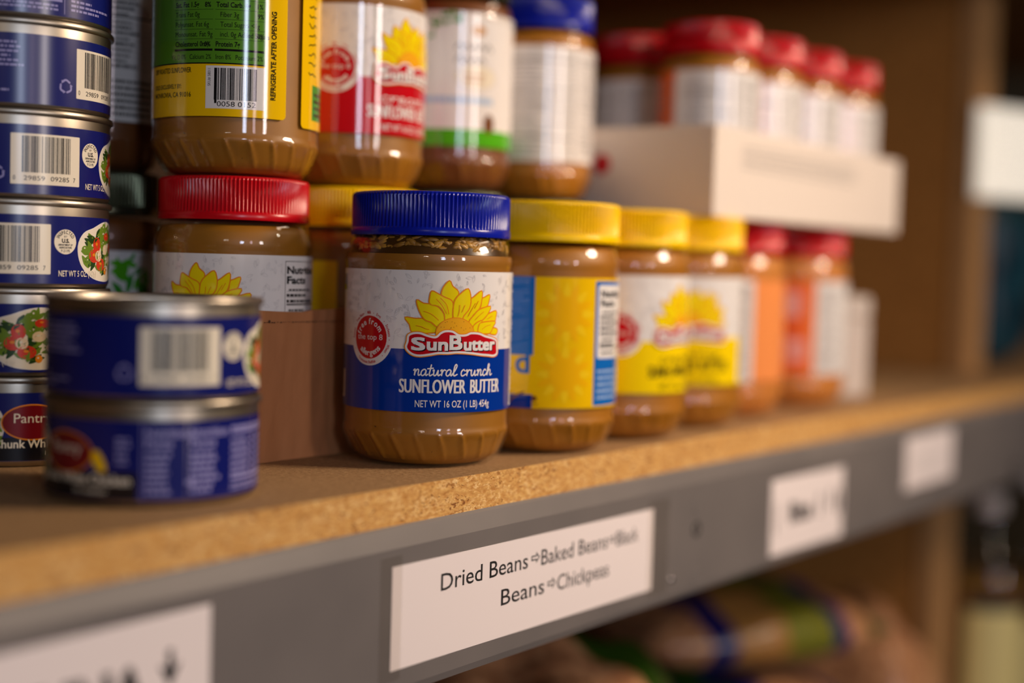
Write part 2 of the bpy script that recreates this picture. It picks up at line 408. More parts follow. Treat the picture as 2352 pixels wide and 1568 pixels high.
# ---- artwork: sunflower mark and the jar label that carries it
PETALS = [
 [(-11.05, 71.24), (-6.05, 70.85), (-1.4, 70.95), (0.95, 69.9), (4.04, 67.04), (3.63, 64.93), (0.61, 64.4), (-7.09, 64.3), (-8.81, 68.07)],
 [(32.19, 64.32), (32.83, 65.74), (34.99, 66.89), (38.07, 65.88), (36.69, 63.76)],
 [(28.03, 69.57), (26.76, 70.52), (30.47, 73.34), (36.4, 74.96), (36.31, 71.87), (34.85, 69.2)],
 [(26.21, 77.58), (26.71, 80.65), (28.23, 81.36), (31.45, 82.56), (30.9, 79.49), (29.67, 77.12), (25.97, 75.94)],
 [(5.66, 82.17), (6.6, 85.68), (9.36, 88.76), (10.87, 86.24), (13.89, 83.51), (12.4, 79.2), (11.06, 77.3), (7.14, 80.5)],
 [(-2.09, 70.83), (-4.77, 75.63), (-5.57, 79.55), (-2.5, 78.01), (1.68, 77.66), (4.98, 75.89), (7.42, 72.45), (7.46, 70.0), (5.15, 68.4), (4.03, 67.27), (1.43, 69.3)],
 [(0.51, 77.87), (0.42, 81.34), (1.29, 83.82), (4.1, 82.6), (7.19, 81.05), (10.33, 79.72), (11.36, 77.41), (11.04, 71.35), (7.94, 70.0), (7.15, 73.61), (4.49, 76.81)],
 [(15.74, 70.8), (18.47, 75.18), (19.91, 79.88), (22.31, 81.78), (26.16, 84.4), (26.4, 80.88), (25.07, 76.17), (21.49, 72.86), (18.88, 69.4)],
 [(11.76, 71.0), (11.6, 77.42), (12.73, 80.7), (15.15, 83.07), (18.69, 85.23), (20.15, 80.81), (19.49, 76.13), (16.72, 72.83), (15.49, 70.6)],
 [(19.41, 69.6), (22.04, 72.87), (25.38, 75.7), (32.02, 77.12), (30.45, 73.81), (27.36, 70.99), (23.84, 69.0), (21.66, 67.0)],
 [(21.44, 64.8), (21.93, 67.7), (24.13, 69.58), (26.77, 70.28), (25.64, 68.17), (23.97, 64.9)],
 [(24.84, 64.6), (25.05, 68.17), (27.41, 69.57), (35.61, 69.98), (34.2, 67.62), (32.13, 64.6), (28.82, 64.3)]]
VEINS = [[(-5.5, 67.6), (-3.2, 67.2), (-1.2, 66.3), (0.4, 66.0)], [(-2.2, 74.4), (1.5, 73.0), (4.6, 70.4)], [(3.4, 80.2), (6.0, 77.4), (8.2, 73.6)], [(5.4, 80.6), (8.2, 77.6), (9.4, 73.4)],
         [(14.6, 77.6), (14.4, 74.6), (13.8, 72.4)], [(17.2, 77.6), (15.8, 74.4)], [(22.8, 78.6), (20.6, 75.2), (19.0, 72.4)], [(24.4, 79.6), (22.4, 76.2)], [(27.6, 74.6), (24.8, 72.6), (22.8, 70.8)],
         [(32.2, 68.4), (29.4, 67.8), (27.0, 66.4)], [(33.2, 72.6), (30.6, 71.4)]]
BLOB = [(-9.16, 62.94), (-6.82, 64.18), (-3.55, 64.28), (-0.28, 63.21), (3.46, 62.6), (5.74, 64.51), (8.08, 65.48), (11.44, 65.3), (14.45, 63.69), (18.02, 63.71), (20.66, 64.65), (25.18, 64.4), (28.9, 63.18), (33.7, 62.16), (36.82, 60.9), (37.37, 58.01), (37.53, 54.66), (34.82, 53.56), (31.23, 53.9), (26.72, 54.27), (20.41, 55.06), (14.17, 55.44), (9.3, 55.04), (5.05, 54.98), (0.88, 54.2), (-3.75, 53.58), (-7.04, 54.17), (-9.46, 55.94), (-10.23, 57.78), (-9.57, 60.13)]
def sunflower(p, layer=3):
    for k, pt in enumerate(PETALS):
        L = layer + 0.8 * k
        c = smooth_path(pt, 3, True)
        p.poly(offset_poly(c, 0.42), 'orange', L); p.poly(offset_poly(c, -0.18), 'petal', L + 0.4)
    L = layer + 0.8 * len(PETALS)
    dk = [(12.9 + 9.2 * math.cos(rad(a)), 64.4 + 7.1 * math.sin(rad(a))) for a in range(-10, 191, 8)]
    p.poly(offset_poly(dk, 0.35), 'orange', L); p.poly(dk, 'disk', L + 0.4)
    rng = random.Random(5)
    for _ in range(16):
        a = rad(rng.uniform(25, 155)); q = rng.uniform(0.35, 0.95)
        p.disc(12.9 + 9 * q * math.cos(a), 64.4 + 7 * q * math.sin(a), 0.16, 'brown', L + 0.8, n=8)
    for vn in VEINS: p.stroke(vn, 0.28, 'orange', L + 0.8)
    L += 1.2
    b = smooth_path(BLOB, 5, True)
    p.poly(offset_poly(b, 0.75), 'orange', L); p.poly(offset_poly(b, 0.3), 'white', L + 0.4); p.poly(offset_poly(b, -0.65), 'red', L + 0.8)
    for dx0, dy0, m, LL in ((0.45, -0.45, 'black', L + 1.2), (0, 0, 'white', L + 2.4)):
        for q, (ex, ey) in enumerate(((-.34, -.3), (.34, -.3), (-.34, .3), (.34, .3), (0, 0))):   # heavy strokes
            dx, dy, l2 = dx0 + ex, dy0 + ey, LL + q * 0.2
            p.text('S', -7.4 + dx, -1.5 + dx, 56.4 + dy, 5.5, m, l2); p.text('un', -0.2 + dx, 9.0 + dx, 56.5 + dy, 5.4, m, l2)
            p.text('B', 10.3 + dx, 16.0 + dx, 56.9 + dy, 6.3, m, l2); p.text('utter', 17.3 + dx, 35.2 + dx, 56.6 + dy, 5.4, m, l2)
def badge(p, layer=3, cx=-30.2, cy=61.2):
    p.disc(cx, cy, 13.4, 'white', layer); p.disc(cx, cy, 10.2, 'red', layer + 0.5)
    p.arc_text('free from', cx, cy, 6.2, 96, 2.7, 'white', layer + 1, 0.025, sx=0.92)
    p.text('the top 8', cx - 8.2, cx + 7.9, cy - 1.1, 2.6, 'white', layer + 1, 0.0)
    p.arc_text('allergens', cx, cy, 8.6, 274, 2.7, 'white', layer + 1, 0.025, True, sx=0.98)
    for s, a in (('Tree Nuts', 128), ('Milk', 92), ('Eggs', 62), ('Soybeans', 18), ('Wheat', -26), ('Peanuts', 172)): p.arc_text(s, cx, cy, 11.0, a, 1.35, 'red', layer + 1, 0.02, sx=0.7)
    p.arc_text('Crustacean Shellfish', cx, cy, 12.4, 262, 1.3, 'red', layer + 1, 0.02, True, sx=0.75)
    for a in (110, 78, 42, -4, -46, 150, 210): p.disc(cx + 11.6 * math.cos(rad(a)), cy + 11.6 * math.sin(rad(a)), 0.22, 'red', layer + 1, n=8)
def leaf(p, x, y, s, a, m, layer, outline=True):
    pts = [(0, -1), (.32, -.4), (.36, .1), (0, 1), (-.36, .1), (-.32, -.4)]
    c, n = math.cos(a), math.sin(a); q = [(x + s * (u * c - v * n), y + s * (u * n + v * c)) for u, v in pts]
    if outline: p.stroke(q, 0.16, m, layer, 2, True); p.stroke([q[0], ((q[0][0] + q[3][0]) / 2, (q[0][1] + q[3][1]) / 2)], 0.14, m, layer, 0)
    else: p.poly(smooth_path(q, 3, True), m, layer)
def nutrition(p, x0, x1, y0, y1, m, layer=3, title=True, frame=None, rng=None, big=4.2):
    rng = rng or random.Random(11)
    if frame: 
        for a in ((x0 - 1.2, y0, x0 - 0.9, y1), (x1 + .9, y0, x1 + 1.2, y1), (x0 - 1.2, y1, x1 + 1.2, y1 + .3), (x0 - 1.2, y0, x1 + 1.2, y0 + .3)): p.rect(*a, frame, layer)
    y = y1 - 1.5
    if title:
        y -= big; p.text('Nutrition', x0, x0 + (x1 - x0) * 0.62, y, big * 0.8, m, layer, 0.04); y -= big * 1.15
        p.text('Facts', x0, x0 + (x1 - x0) * 0.36, y, big * 0.8, m, layer, 0.04); y -= 1.4
    h = 2.1
    while y > y0 + h:
        if rng.random() < 0.16: p.rect(x0, y - 0.7, x1, y, m, layer); y -= 1.4
        b = rng.random() < 0.45; y -= h
        p.lines(x0 + (0 if b else 1.5), y, x0 + (x1 - x0) * (0.6 if b else 0.5), y + h, 1, m, layer, rng, 0.62 if b else 0.42, 0.6)
        p.lines(x1 - 4, y, x1, y + h, 1, m, layer, rng, 0.6, 0.8)
        p.rect(x0, y - 0.35, x1, y - 0.2, m, layer); y -= 0.7
def sun_label(lower, lower_ink, small_words, second_ink):
    p = Print(); W = 122.0
    p.rect(-W, 27.3, W, 93.3, 'white', 0); p.rect(-W, 27.3, W, 56.6, lower, 1)
    rng = random.Random(2)
    for _ in range(210):
        x = rng.uniform(-60, 55); y = rng.uniform(59, 92)
        leaf(p, x, y, rng.uniform(0.9, 2.1), rng.uniform(0, 6.3), 'palegrey', 1.5)
    badge(p, 2); sunflower(p, 3)
    script(p, small_words, -6.6, 34.2, 44.4, 2.9, 0.62, lower_ink, 3)
    for q, ex in enumerate((-.24, 0, .24)):
        p.text('SUNFLOWER', -13.0 + ex, 18.6 + ex, 36.3, 6.3, second_ink, 3 + q * .2); p.text('BUTTER', 21.4 + ex, 40.3 + ex, 36.3, 6.3, second_ink, 3 + q * .2)
    p.text('NET WT 16 OZ (1 LB) 454g', -5.4, 32.8, 29.7, 3.15, lower_ink, 3, 0.008)
    p.rect(-70, 83, -53.5, 90.6, 'sky', 2); p.rect(-70, 83, -53.5, 85.4, 'green', 2.5); p.rect(-72, 31.2, -53.4, 44.5, 'white', 2)
    p.barcode(-71, 32, -55, 44, 'black', 3)
    p.rect(54, 28.5, 104, 91.5, 'white', 2); nutrition(p, 57, 101, 30, 90.5, 'black', 3, True, 'black')
    return p
CUT = 41.1 * rad(5)
def label_mesh(p, name, r=0.0411, cut=CUT):
    o = p.build(name, cyl_map(r), cut); me = o.data; bpy.data.objects.remove(o); return me

# ------------------------------------------------------------------ jars
def flutes(n, zlo, zhi, prof, twist, depth, sharp):
    def d(a, i):
        r, z = prof[i]
        if z <= zlo or z >= zhi: return 0
        w = min(1, (z - zlo) / 0.002, (zhi - z) / 0.003)
        ph = ((a - twist * (zhi - z)) * n / (2 * PI)) % 1.0
        x = (ph - 0.5) * 2 * PI * r / n
        return depth * w * math.exp(-(x / sharp) ** 2)
    return d
BODY = [(0, .0014), (.024, .0012), (.0285, .0002), (.0300, .0), (.0325, .0008), (.0343, .0024), (.0355, .0042), (.0370, .0068), (.0385, .0098), (.0397, .0125), (.0405, .0142), (.0410, .0153), (.0413, .0163), (.0413, .0172), (.0411, .0181), (.0409, .0188), (.0408, .0200),
        (.0408, .0600), (.0408, .0945), (.0410, .0958), (.0413, .0972), (.0413, .0990), (.0410, .1008), (.0402, .1035), (.0390, .1066), (.0379, .1086), (.0368, .1096), (.0366, .1150)]
def lid_mesh(name, m, ribs=120, sub=4, r=0.0387, z0=0.1096, z1=0.1304):
    prof = [(r - .0018, z0 + .001), (r - .0016, z0), (r + .0002, z0), (r + .0004, z0 + .0006), (r + .0004, z0 + .0030), (r, z0 + .0036), (r - .0001, z0 + .0042), (r - .0001, z1 - .0022), (r - .0003, z1 - .0012), (r - .0012, z1 - .0003), (r - .0030, z1), (r * 0.5, z1), (0, z1)]
    def d(a, i):
        if i in (6, 7): return -0.0010 * (0.5 - 0.5 * math.cos(a * ribs)) ** 1.6
        if i == 8: return -0.0004 * (0.5 - 0.5 * math.cos(a * ribs))
        return 0
    V, F = lathe(prof, ribs * sub, d)
    o = add(name, V, F, m, smooth=True, angle=50); me = o.data; bpy.data.objects.remove(o); return me
def body_meshes(bm_butter, fill_top=0.1085, segs=528, fl=True):
    outer = BODY; dz = flutes(22, .0022, .0172, outer, 9.0, .0008, .0011) if fl else None
    V, F = lathe(outer, segs, dz); o = add('jar', V, F, pet, smooth=True, angle=60); a = o.data; bpy.data.objects.remove(o)
    inner = [(max(r - .0012, 0), z + (.0012 if z < .003 else 0)) for r, z in outer if z <= fill_top]
    top = inner[-1]; inner += [(top[0] - .004, fill_top - .001), (0, fill_top - .0015)]
    V, F = lathe(inner, segs, dz if fl else None); o = add('butter', V, F, bm_butter, smooth=True, angle=60); b = o.data; bpy.data.objects.remove(o)
    return a, b
JAR_BODY, BUTTER_CR = body_meshes(butter_crunchy)
_, BUTTER_SM = body_meshes(butter_smooth)
_, BUTTER_OR = body_meshes(butter_orange)
_, BUTTER_DK = body_meshes(butter_dark)
LID_BLUE = lid_mesh('lid', plastic_blue); LID_RED = lid_mesh('lid', plastic_red); LID_YELLOW = lid_mesh('lid', plastic_yellow)
LID_DARK = lid_mesh('lid', metal_dark, 90, 4)
LID_WIDE = lid_mesh('lid', plastic_yellow, 120, 4, 0.0405)

def linkmesh(name, me, parent):
    o = bpy.data.objects.new(name, me); COL.objects.link(o); o.parent = parent; return o
def jar(label, loc, rz, lid, butter, lab, group=None, scale=None, name='nut_butter_jar'):
    t = thing(name, loc, rz, label, 'jar', group)
    linkmesh('jar_body', JAR_BODY, t); linkmesh('butter_filling', butter, t)
    if lid: linkmesh('lid', lid, t)
    if lab: linkmesh('paper_label', lab, t)
    if scale: t.scale = scale
    return t

SUN_BLUE = label_mesh(sun_label('blue', 'white', 'natural crunch', 'white'), 'label')
SUN_RED = label_mesh(sun_label('red', 'white', 'creamy', 'white'), 'label')
SUN_YELLOW = label_mesh(sun_label('yellow', 'black', 'creamy', 'black'), 'label')

# blue lid jar, in focus
hero = jar('blue ribbed-lid sunflower butter jar in sharp focus near the shelf edge, seeds under its lid', (0, .050, 0), -50.6, LID_BLUE, BUTTER_CR, SUN_BLUE)
for ch in list(hero.children):
    if ch.name.startswith('butter_filling'): ch.data = body_meshes(butter_crunchy, 0.1020)[1]
# oil and sunflower seeds floating under the lid
V, F = lathe([(0, .1006), (.0390, .1010), (.0382, .1036), (.0370, .1066), (.0358, .1090), (0, .1092)], 96)
add('oil_layer', V, F, oil_dark, hero, smooth=True, angle=50)
seed_m = mat('sunflower_kernel', (170, 124, 52), 0.4)
noise_color(seed_m, (112, 74, 22), (190, 140, 54), 90, 2, 0.35, 0.65)
V, F = [], []
rng = random.Random(21)
sx_, sy_ = 8, 5
for k in range(250):
    a = rng.uniform(0, 2 * PI); z = rng.uniform(.1030, .1086)
    rr = .0410 - (z - .1008) * 0.30 - (z - .1008) ** 2 * 12 - rng.uniform(0.0022, .0028)
    ln, wd_, th = rng.uniform(.0028, .0042), rng.uniform(.0012, .0017), .0009
    ta = rng.uniform(-0.9, 0.9); base = len(V)
    for i in range(sy_ + 1):
        v = i / sy_ * PI
        for j in range(sx_):
            w = j / sx_ * 2 * PI
            px_ = -math.cos(v) * ln; q = math.sin(v) * (1.0 - 0.35 * math.cos(v) * -1); py_ = q * math.cos(w) * wd_; pz_ = q * math.sin(w) * th
            du = px_ * math.cos(ta) - py_ * math.sin(ta); dv = px_ * math.sin(ta) + py_ * math.cos(ta)
            R_ = rr + pz_ - du * du / (2 * rr); aa = a + du / rr
            V.append((R_ * math.sin(aa), -R_ * math.cos(aa), z + dv * 0.8))
    for i in range(sy_):
        for j in range(sx_):
            j2 = (j + 1) % sx_
            F.append((base + i * sx_ + j, base + i * sx_ + j2, base + (i + 1) * sx_ + j2, base + (i + 1) * sx_ + j))
o = add('floating_seeds', V, F, seed_m, hero, smooth=True, angle=None); tag(o, kind='stuff')

# jar with blue and yellow wrap label
p = Print()
p.rect(-122, 24.5, 122, 91.5, 'goldyellow', 0)
p.rect(-60, 51.5, -3.6, 91.5, 'sky', 1); p.rect(-60, 24.5, -3.6, 31.5, 'blue', 1)
p.text('d', -12.8, -5.4, 42.5, 11.5, 'sky', 2, 0.02)
p.stroke([(-17, 26), (-13, 30), (-8, 32.5)], 1.0, 'brown', 2)
for cx, cy, s in ((13, 73, 9.5), (13, 42, 9.0)):
    for k in range(16): leaf(p, cx + 1.1 * s * math.cos(k * PI / 8), cy + 1.1 * s * math.sin(k * PI / 8), s * 0.62, k * PI / 8 - PI / 2, 'sunyellow' if k % 2 else 'goldpale', 1 + 0.2 * (k % 2), False)
    p.disc(cx, cy, s * 0.95, 'sunyellow', 2)
p.disc(-2.5, 29.5, 1.4, 'brown', 2); p.rect(-4.3, 26.4, -0.7, 27.0, 'brown', 2)
p.rect(30.5, 25.5, 76, 90, 'sky', 1); p.rrect(32.5, 50, 74, 88, 1.5, 'white', 2)
nutrition(p, 34.5, 72, 51.5, 87.5, 'black', 3, True)
p.lines(33, 29, 70, 46, 5, 'paleblue', 2, random.Random(4), 0.4)
LAB_A = label_mesh(p, 'label')
jar('yellow-lidded jar with blue and yellow wrap label just behind the blue-lidded jar', (.0835, .0405, 0), -55.1, LID_WIDE, BUTTER_SM, LAB_A)
jar('yellow-lidded jar with round red badge, second of three yellow lids in the front row', (.1672, .0440, 0), -58.2 + 44, LID_YELLOW, BUTTER_SM, SUN_YELLOW, name='sunflower_butter_jar')
jar('yellow-lidded jar whose label shows the sunflower mark, farthest of three yellow lids', (.2508, .0505, 0), -60.6 - 10, LID_YELLOW, BUTTER_SM, SUN_YELLOW, name='sunflower_butter_jar')

# orange label peanut butter
def orange_label(panel):
    p = Print(); p.rect(-122, 24.5, 122, 92, 'salmon', 0)
    p.rect(-24, 24.5, 24, 92, panel, 1)
    p.rect(-20, 66, 16, 84, 'pink', 2); p.disc(-2, 58, 12, 'tomato', 2, 5)
    p.rect(-20, 34, 20, 50, 'pink', 2); p.lines(-17, 36, 17, 49, 3, 'vermilion', 3, random.Random(8), 0.5)
    p.rect(27, 24.5, 74, 92, 'white', 1); nutrition(p, 29, 72, 26, 90, 'grey', 2, False)
    return label_mesh(p, 'label')
LAB_OR = orange_label('vermilion')
jar('red-lidded jar with salmon label standing right after the three yellow-lidded jars', (.3338, .062, 0), -62.4 - 75, LID_RED, BUTTER_OR, LAB_OR, name='peanut_butter_jar')
jar('red-lidded peanut butter jar with red and orange label, last jar before the white plastic carton', (.441, .0625, 0), -65.0 - 12, LID_RED, BUTTER_OR, LAB_OR, name='peanut_butter_jar')

# ---- jars in the cardboard tray and the jars stacked on them
TZ = 0.005
jar('red-lidded sunflower butter jar at the bottom, standing in the cardboard tray', (-.051, .1345, TZ), -42.9 - 39, LID_RED, BUTTER_CR, SUN_RED, scale=(.95, .95, 1), name='sunflower_butter_jar')
jar('yellow-lidded jar half hidden behind the blue-lidded jar, in the cardboard tray', (.0345, .1345, TZ), -47.4 + 180, LID_YELLOW, BUTTER_CR, LAB_A, scale=(.95, .95, 1), name='sunflower_butter_jar')

# green and yellow label jar on the red lid
p = Print(); p.rrect(-62, 27, 24.5, 93.5, 2.2, 'goldyellow', 0)
p.rect(-62, 51.5, 13.3, 93.5, 'green', 1); p.rect(-62, 51.2, 13.6, 51.8, 'black', 1.5)
rows = [('Total Fat 16g', '30%', 'Sodium 100mg', '4%'), ('Sat. Fat 1.5g', '8%', 'Total Carb. 4g', '1%'), ('Trans Fat 0g', '', 'Fiber 3g', '9%'), ('Polyunsat. Fat 6g', '', 'Total Sugars <1g', ''), ('Monounsat. Fat 9g', '', 'incl. 0g Added Sugars', '0%'), ('Cholesterol 0mg', '0%', 'Protein 7g', '')]
for c0, c1 in ((-32, -11.5), (-10.5, 12.5)):
    p.rect(c0, 85.4, c1, 86.5, 'black', 2); p.rect(c0, 57.2, c1, 58.2, 'black', 2)
y = 82.0
for i, (a, b, c, d) in enumerate(rows):
    bold = 0.02 if i in (0, 1, 5) else 0.0
    p.text(a, -31.5, 0, y, 2.3, 'black', 2, bold, align='left'); p.text(c, -10 + (0 if i in (0, 1, 5) else 2), 0, y, 2.3, 'black', 2, bold, align='left')
    if b: p.text(b, -15.5, 0, y, 2.2, 'black', 2, 0.02, align='left')
    if d: p.text(d, 9.2, 0, y, 2.2, 'black', 2, 0.01, align='left')
    if i < 5: p.rect(-32, y - 1.2, -11.5, y - 1.05, 'black', 2); p.rect(-10.5, y - 1.2, 12.5, y - 1.05, 'black', 2)
    y -= 4.55
p.text('Vit. D 0%   Calcium 2%   Iron 8%   Potassium 2%', -34, 12, 53.4, 2.2, 'black', 2)
p.text('DRY ROASTED SUNFLOWER', -48, -22, 47.3, 2.3, 'black', 2, 0.01); p.text('SOLD EXCLUSIVELY BY:', -48, -27.5, 40, 2.0, 'black', 2, 0.01); p.text('MONROVIA, CA 91016', -48, -22, 36, 2.2, 'black', 2, 0.01)
p.rect(-14.5, 30.6, 13.3, 50.4, 'white', 1.5); p.barcode(-10.5, 34.6, 9.5, 49.4, 'black', 2, 9)
p.rect(-10.3, 33, -9.2, 49.4, 'black', 2); p.text('0058 0152', -9, 9, 31.6, 2.3, 'black', 2); p.text('SKU# 58011', -12.2, 0, 41, 1.4, 'black', 2, rot=90, align='left')
p.text('REFRIGERATE AFTER OPENING', 18.6, 60, 35.8, 2.4, 'black', 2, 0.03, rot=90)
p.rrect(34.5, 24.5, 120, 93.5, 2.2, 'goldyellow', 0)
p.rect(44, 29, 62, 46, 'leafgreen', 1); p.lines(46, 31, 60, 44, 4, 'darkgreen', 2, random.Random(6))
rng = random.Random(31)
for i in range(9):
    yy = 88 - i * 4.6; p.stroke([(40 + j * 1.8, yy + rng.uniform(-0.9, 0.9)) for j in range(5)], 0.6, 'black', 2)
LAB_G = label_mesh(p, 'label')
jar('large nut butter jar with green nutrition panel and yellow label, stacked on the red lid', (-.051, .1345, TZ + .1304), -42.9, LID_YELLOW, BUTTER_CR, LAB_G)
jar('sunflower butter jar with red and white label stacked behind the green and yellow label jar', (.0330, .1365, TZ + .1304), -47.1 + 31, LID_RED, BUTTER_CR, SUN_RED, name='sunflower_butter_jar')

# leaf garland label jar
p = Print(); p.rect(-122, 25, 122, 100, 'white', 0); p.rect(-122, 25, 122, 34.5, 'limegreen', 1)
rng = random.Random(41)
for k in range(70):
    t = rng.random(); x = -24 + rng.uniform(-3, 3) + 46 * max(0, t - .35); yy = 66 + 30 * min(1, t * 1.4) + rng.uniform(-3, 3)
    leaf(p, x, yy, rng.uniform(1.2, 2.4), rng.uniform(0, 6.3), 'leafgreen' if k % 3 else 'green', 2 + 0.01 * k, False)
for i in range(2):
    p.stroke([(2 + j * 2.6, 80 - i * 7 + (2.6 if j % 2 else -1.2) * rng.uniform(.5, 1.2)) for j in range(11 - 2 * i)], 0.7, 'black', 2)
p.disc(18, 90, 5, 'tan', 2, 3); p.disc(17, 64, 15, 'palegrey', 1.2, 7.5); p.disc(17, 64, 14.4, 'cream', 1.6, 7.0); p.lines(9, 61, 25, 67, 2, 'tan', 2, rng, 0.5)
p.lines(-20, 49, 30, 54, 1, 'paleblue', 2, rng, 0.7, 1.0); p.disc(27, 38, 4.2, 'brown', 2, 5.5)
LAB_W = label_mesh(p, 'label')
jar('white-labelled jar at the bottom behind the blue lid, standing in the cardboard tray', (.1140, .1310, TZ), -51.3 + 90, LID_DARK, BUTTER_DK, LAB_W, scale=(.87, .87, 1.02))
jar('jar with leafy white label and bright green band, stacked behind the blue-lidded front jar', (.1140, .1310, TZ + .1333), -51.3, LID_DARK, BUTTER_DK, LAB_W, scale=(.87, .87, 1))

# white nutrition label jars
def fact_label(seed, band=None):
    p = Print(); p.rect(-122, 24.5, 122, 97, 'white', 0)
    rng = random.Random(seed); nutrition(p, -26, 22, 26, 94, 'grey', 2, False, None, rng)
    nutrition(p, 27, 70, 26, 94, 'grey', 2, False, None, rng); nutrition(p, -80, -32, 26, 94, 'grey', 2, False, None, rng)
    if band: p.rect(-122, 24.5, -32, 97, band, 1); p.rect(76, 24.5, 122, 97, band, 1)
    return label_mesh(p, 'label')
LAB_F1 = fact_label(1); LAB_F2 = fact_label(2, 'vermilion')
jar('nut butter jar under the stacked blue-lidded jar, hidden behind the yellow-lidded row', (.1887, .1215, 0), -54.7, LID_DARK, BUTTER_DK, LAB_F1, scale=(.85, .85, 1.05))
jar('blue-lidded jar with white facts label stacked beside the white carton tray', (.1887, .1215, .1370), -54.7 + 10, LID_BLUE, BUTTER_SM, LAB_F1, scale=(.85, .85, .95))

# dark lidded jars between the can stack and the red-lidded jar
p = Print(); p.rect(-122, 25, 122, 92, 'white', 0); rng = random.Random(51)
for k in range(150): leaf(p, rng.uniform(-60, 34), rng.uniform(28, 90), rng.uniform(3.2, 6), rng.uniform(0, 6.3), 'leafgreen' if k % 2 else 'limegreen', 1 + .01 * k, False)
p.rect(36, 25, 66, 92, 'white', 2); p.stroke([(34, 30), (36, 44), (33, 55), (36, 66), (34, 74)], 1.6, 'black', 3); p.stroke([(24, 42), (30, 46), (36, 50)], 1.0, 'black', 3)
LAB_L = label_mesh(p, 'label')
p = Print(); p.rect(-122, 25, 122, 97, 'white', 0)
nutrition(p, -2, 44, 50, 94, 'black', 2, False, None, random.Random(61)); p.lines(-20, 28, 44, 48, 6, 'black', 2, random.Random(62), 0.45, .9); p.disc(-4.5, 56, 3, 'black', 2)
LAB_D = label_mesh(p, 'label')
jar('dark-lidded jar with green leaf label standing between the can stack and the red lid', (-.057, .232, 0), -37.7, LID_DARK, BUTTER_DK, LAB_L, scale=(.80, .80, 1.072))
jar('jar of dark butter with grey facts label stacked on the dark-lidded leaf jar', (-.057, .232, .1399), -37.7, LID_DARK, BUTTER_DK, LAB_D, scale=(.80, .80, 1))

# ------------------------------------------------------------------ cardboard tray
t = thing('cardboard_tray', (0, 0, 0), 0, 'brown cardboard tray with front wall showing between the cans and the blue-lidded jar', 'tray')
n_ = 40
def crinkle(x, z): return 0.0006 * math.sin(x * 90) * math.sin(z * 60 + 1) + 0.0003 * math.sin(x * 310 + z * 140)
V, F = [], []
for side in (0, 1):
    for i in range(n_ + 1):
        for j in range(7):
            x = -.0925 + (.0925 + .152) * i / n_; zt = .0725 + 0.0012 * math.sin(x * 40) + (0.0010 if x > -.04 else 0.0); z = zt * j / 6
            V.append((x, .0924 + side * .0020 + crinkle(x, z) * 0.8, z))
def gi(s, i, j): return s * (n_ + 1) * 7 + i * 7 + j
for i in range(n_):
    for j in range(6):
        F.append((gi(0, i, j), gi(0, i + 1, j), gi(0, i + 1, j + 1), gi(0, i, j + 1))); F.append((gi(1, i, j), gi(1, i, j + 1), gi(1, i + 1, j + 1), gi(1, i + 1, j)))
    F.append((gi(0, i, 6), gi(0, i + 1, 6), gi(1, i + 1, 6), gi(1, i, 6)))
    F.append((gi(0, i, 0), gi(1, i, 0), gi(1, i + 1, 0), gi(0, i + 1, 0)))
for j in range(6):
    F.append((gi(0, 0, j), gi(0, 0, j + 1), gi(1, 0, j + 1), gi(1, 0, j))); F.append((gi(0, n_, j), gi(1, n_, j), gi(1, n_, j + 1), gi(0, n_, j + 1)))
fr = add('front_wall', V, F, card, t)
cm = mat('dark_cut_line', (70, 44, 28), 0.9)
pr = Print(); rng = random.Random(71); x = -71.0
while x < 20: w = rng.uniform(0.8, 2.2); pr.rect(x, 66.4 + rng.uniform(-.2, .2), x + w, 66.75, cm, 0); x += w + rng.uniform(0.3, 1.2)
pr.disc(-67.2, 67.0, 0.6, cm, 1, 0.8, 10)
so = pr.build('score_line', front_map(.0917), None, fr)
box('base', -.0925, .152, .0950, .174, 0.0004, .0046, card, t)
box('side_wall', -.0925, -.0909, .0950, .174, .0048, .066, card, t); box('side_wall', .1504, .152, .0950, .174, .0048, .066, card, t)
box('back_wall', -.0925, .152, .1742, .1758, .0004, .068, card, t)

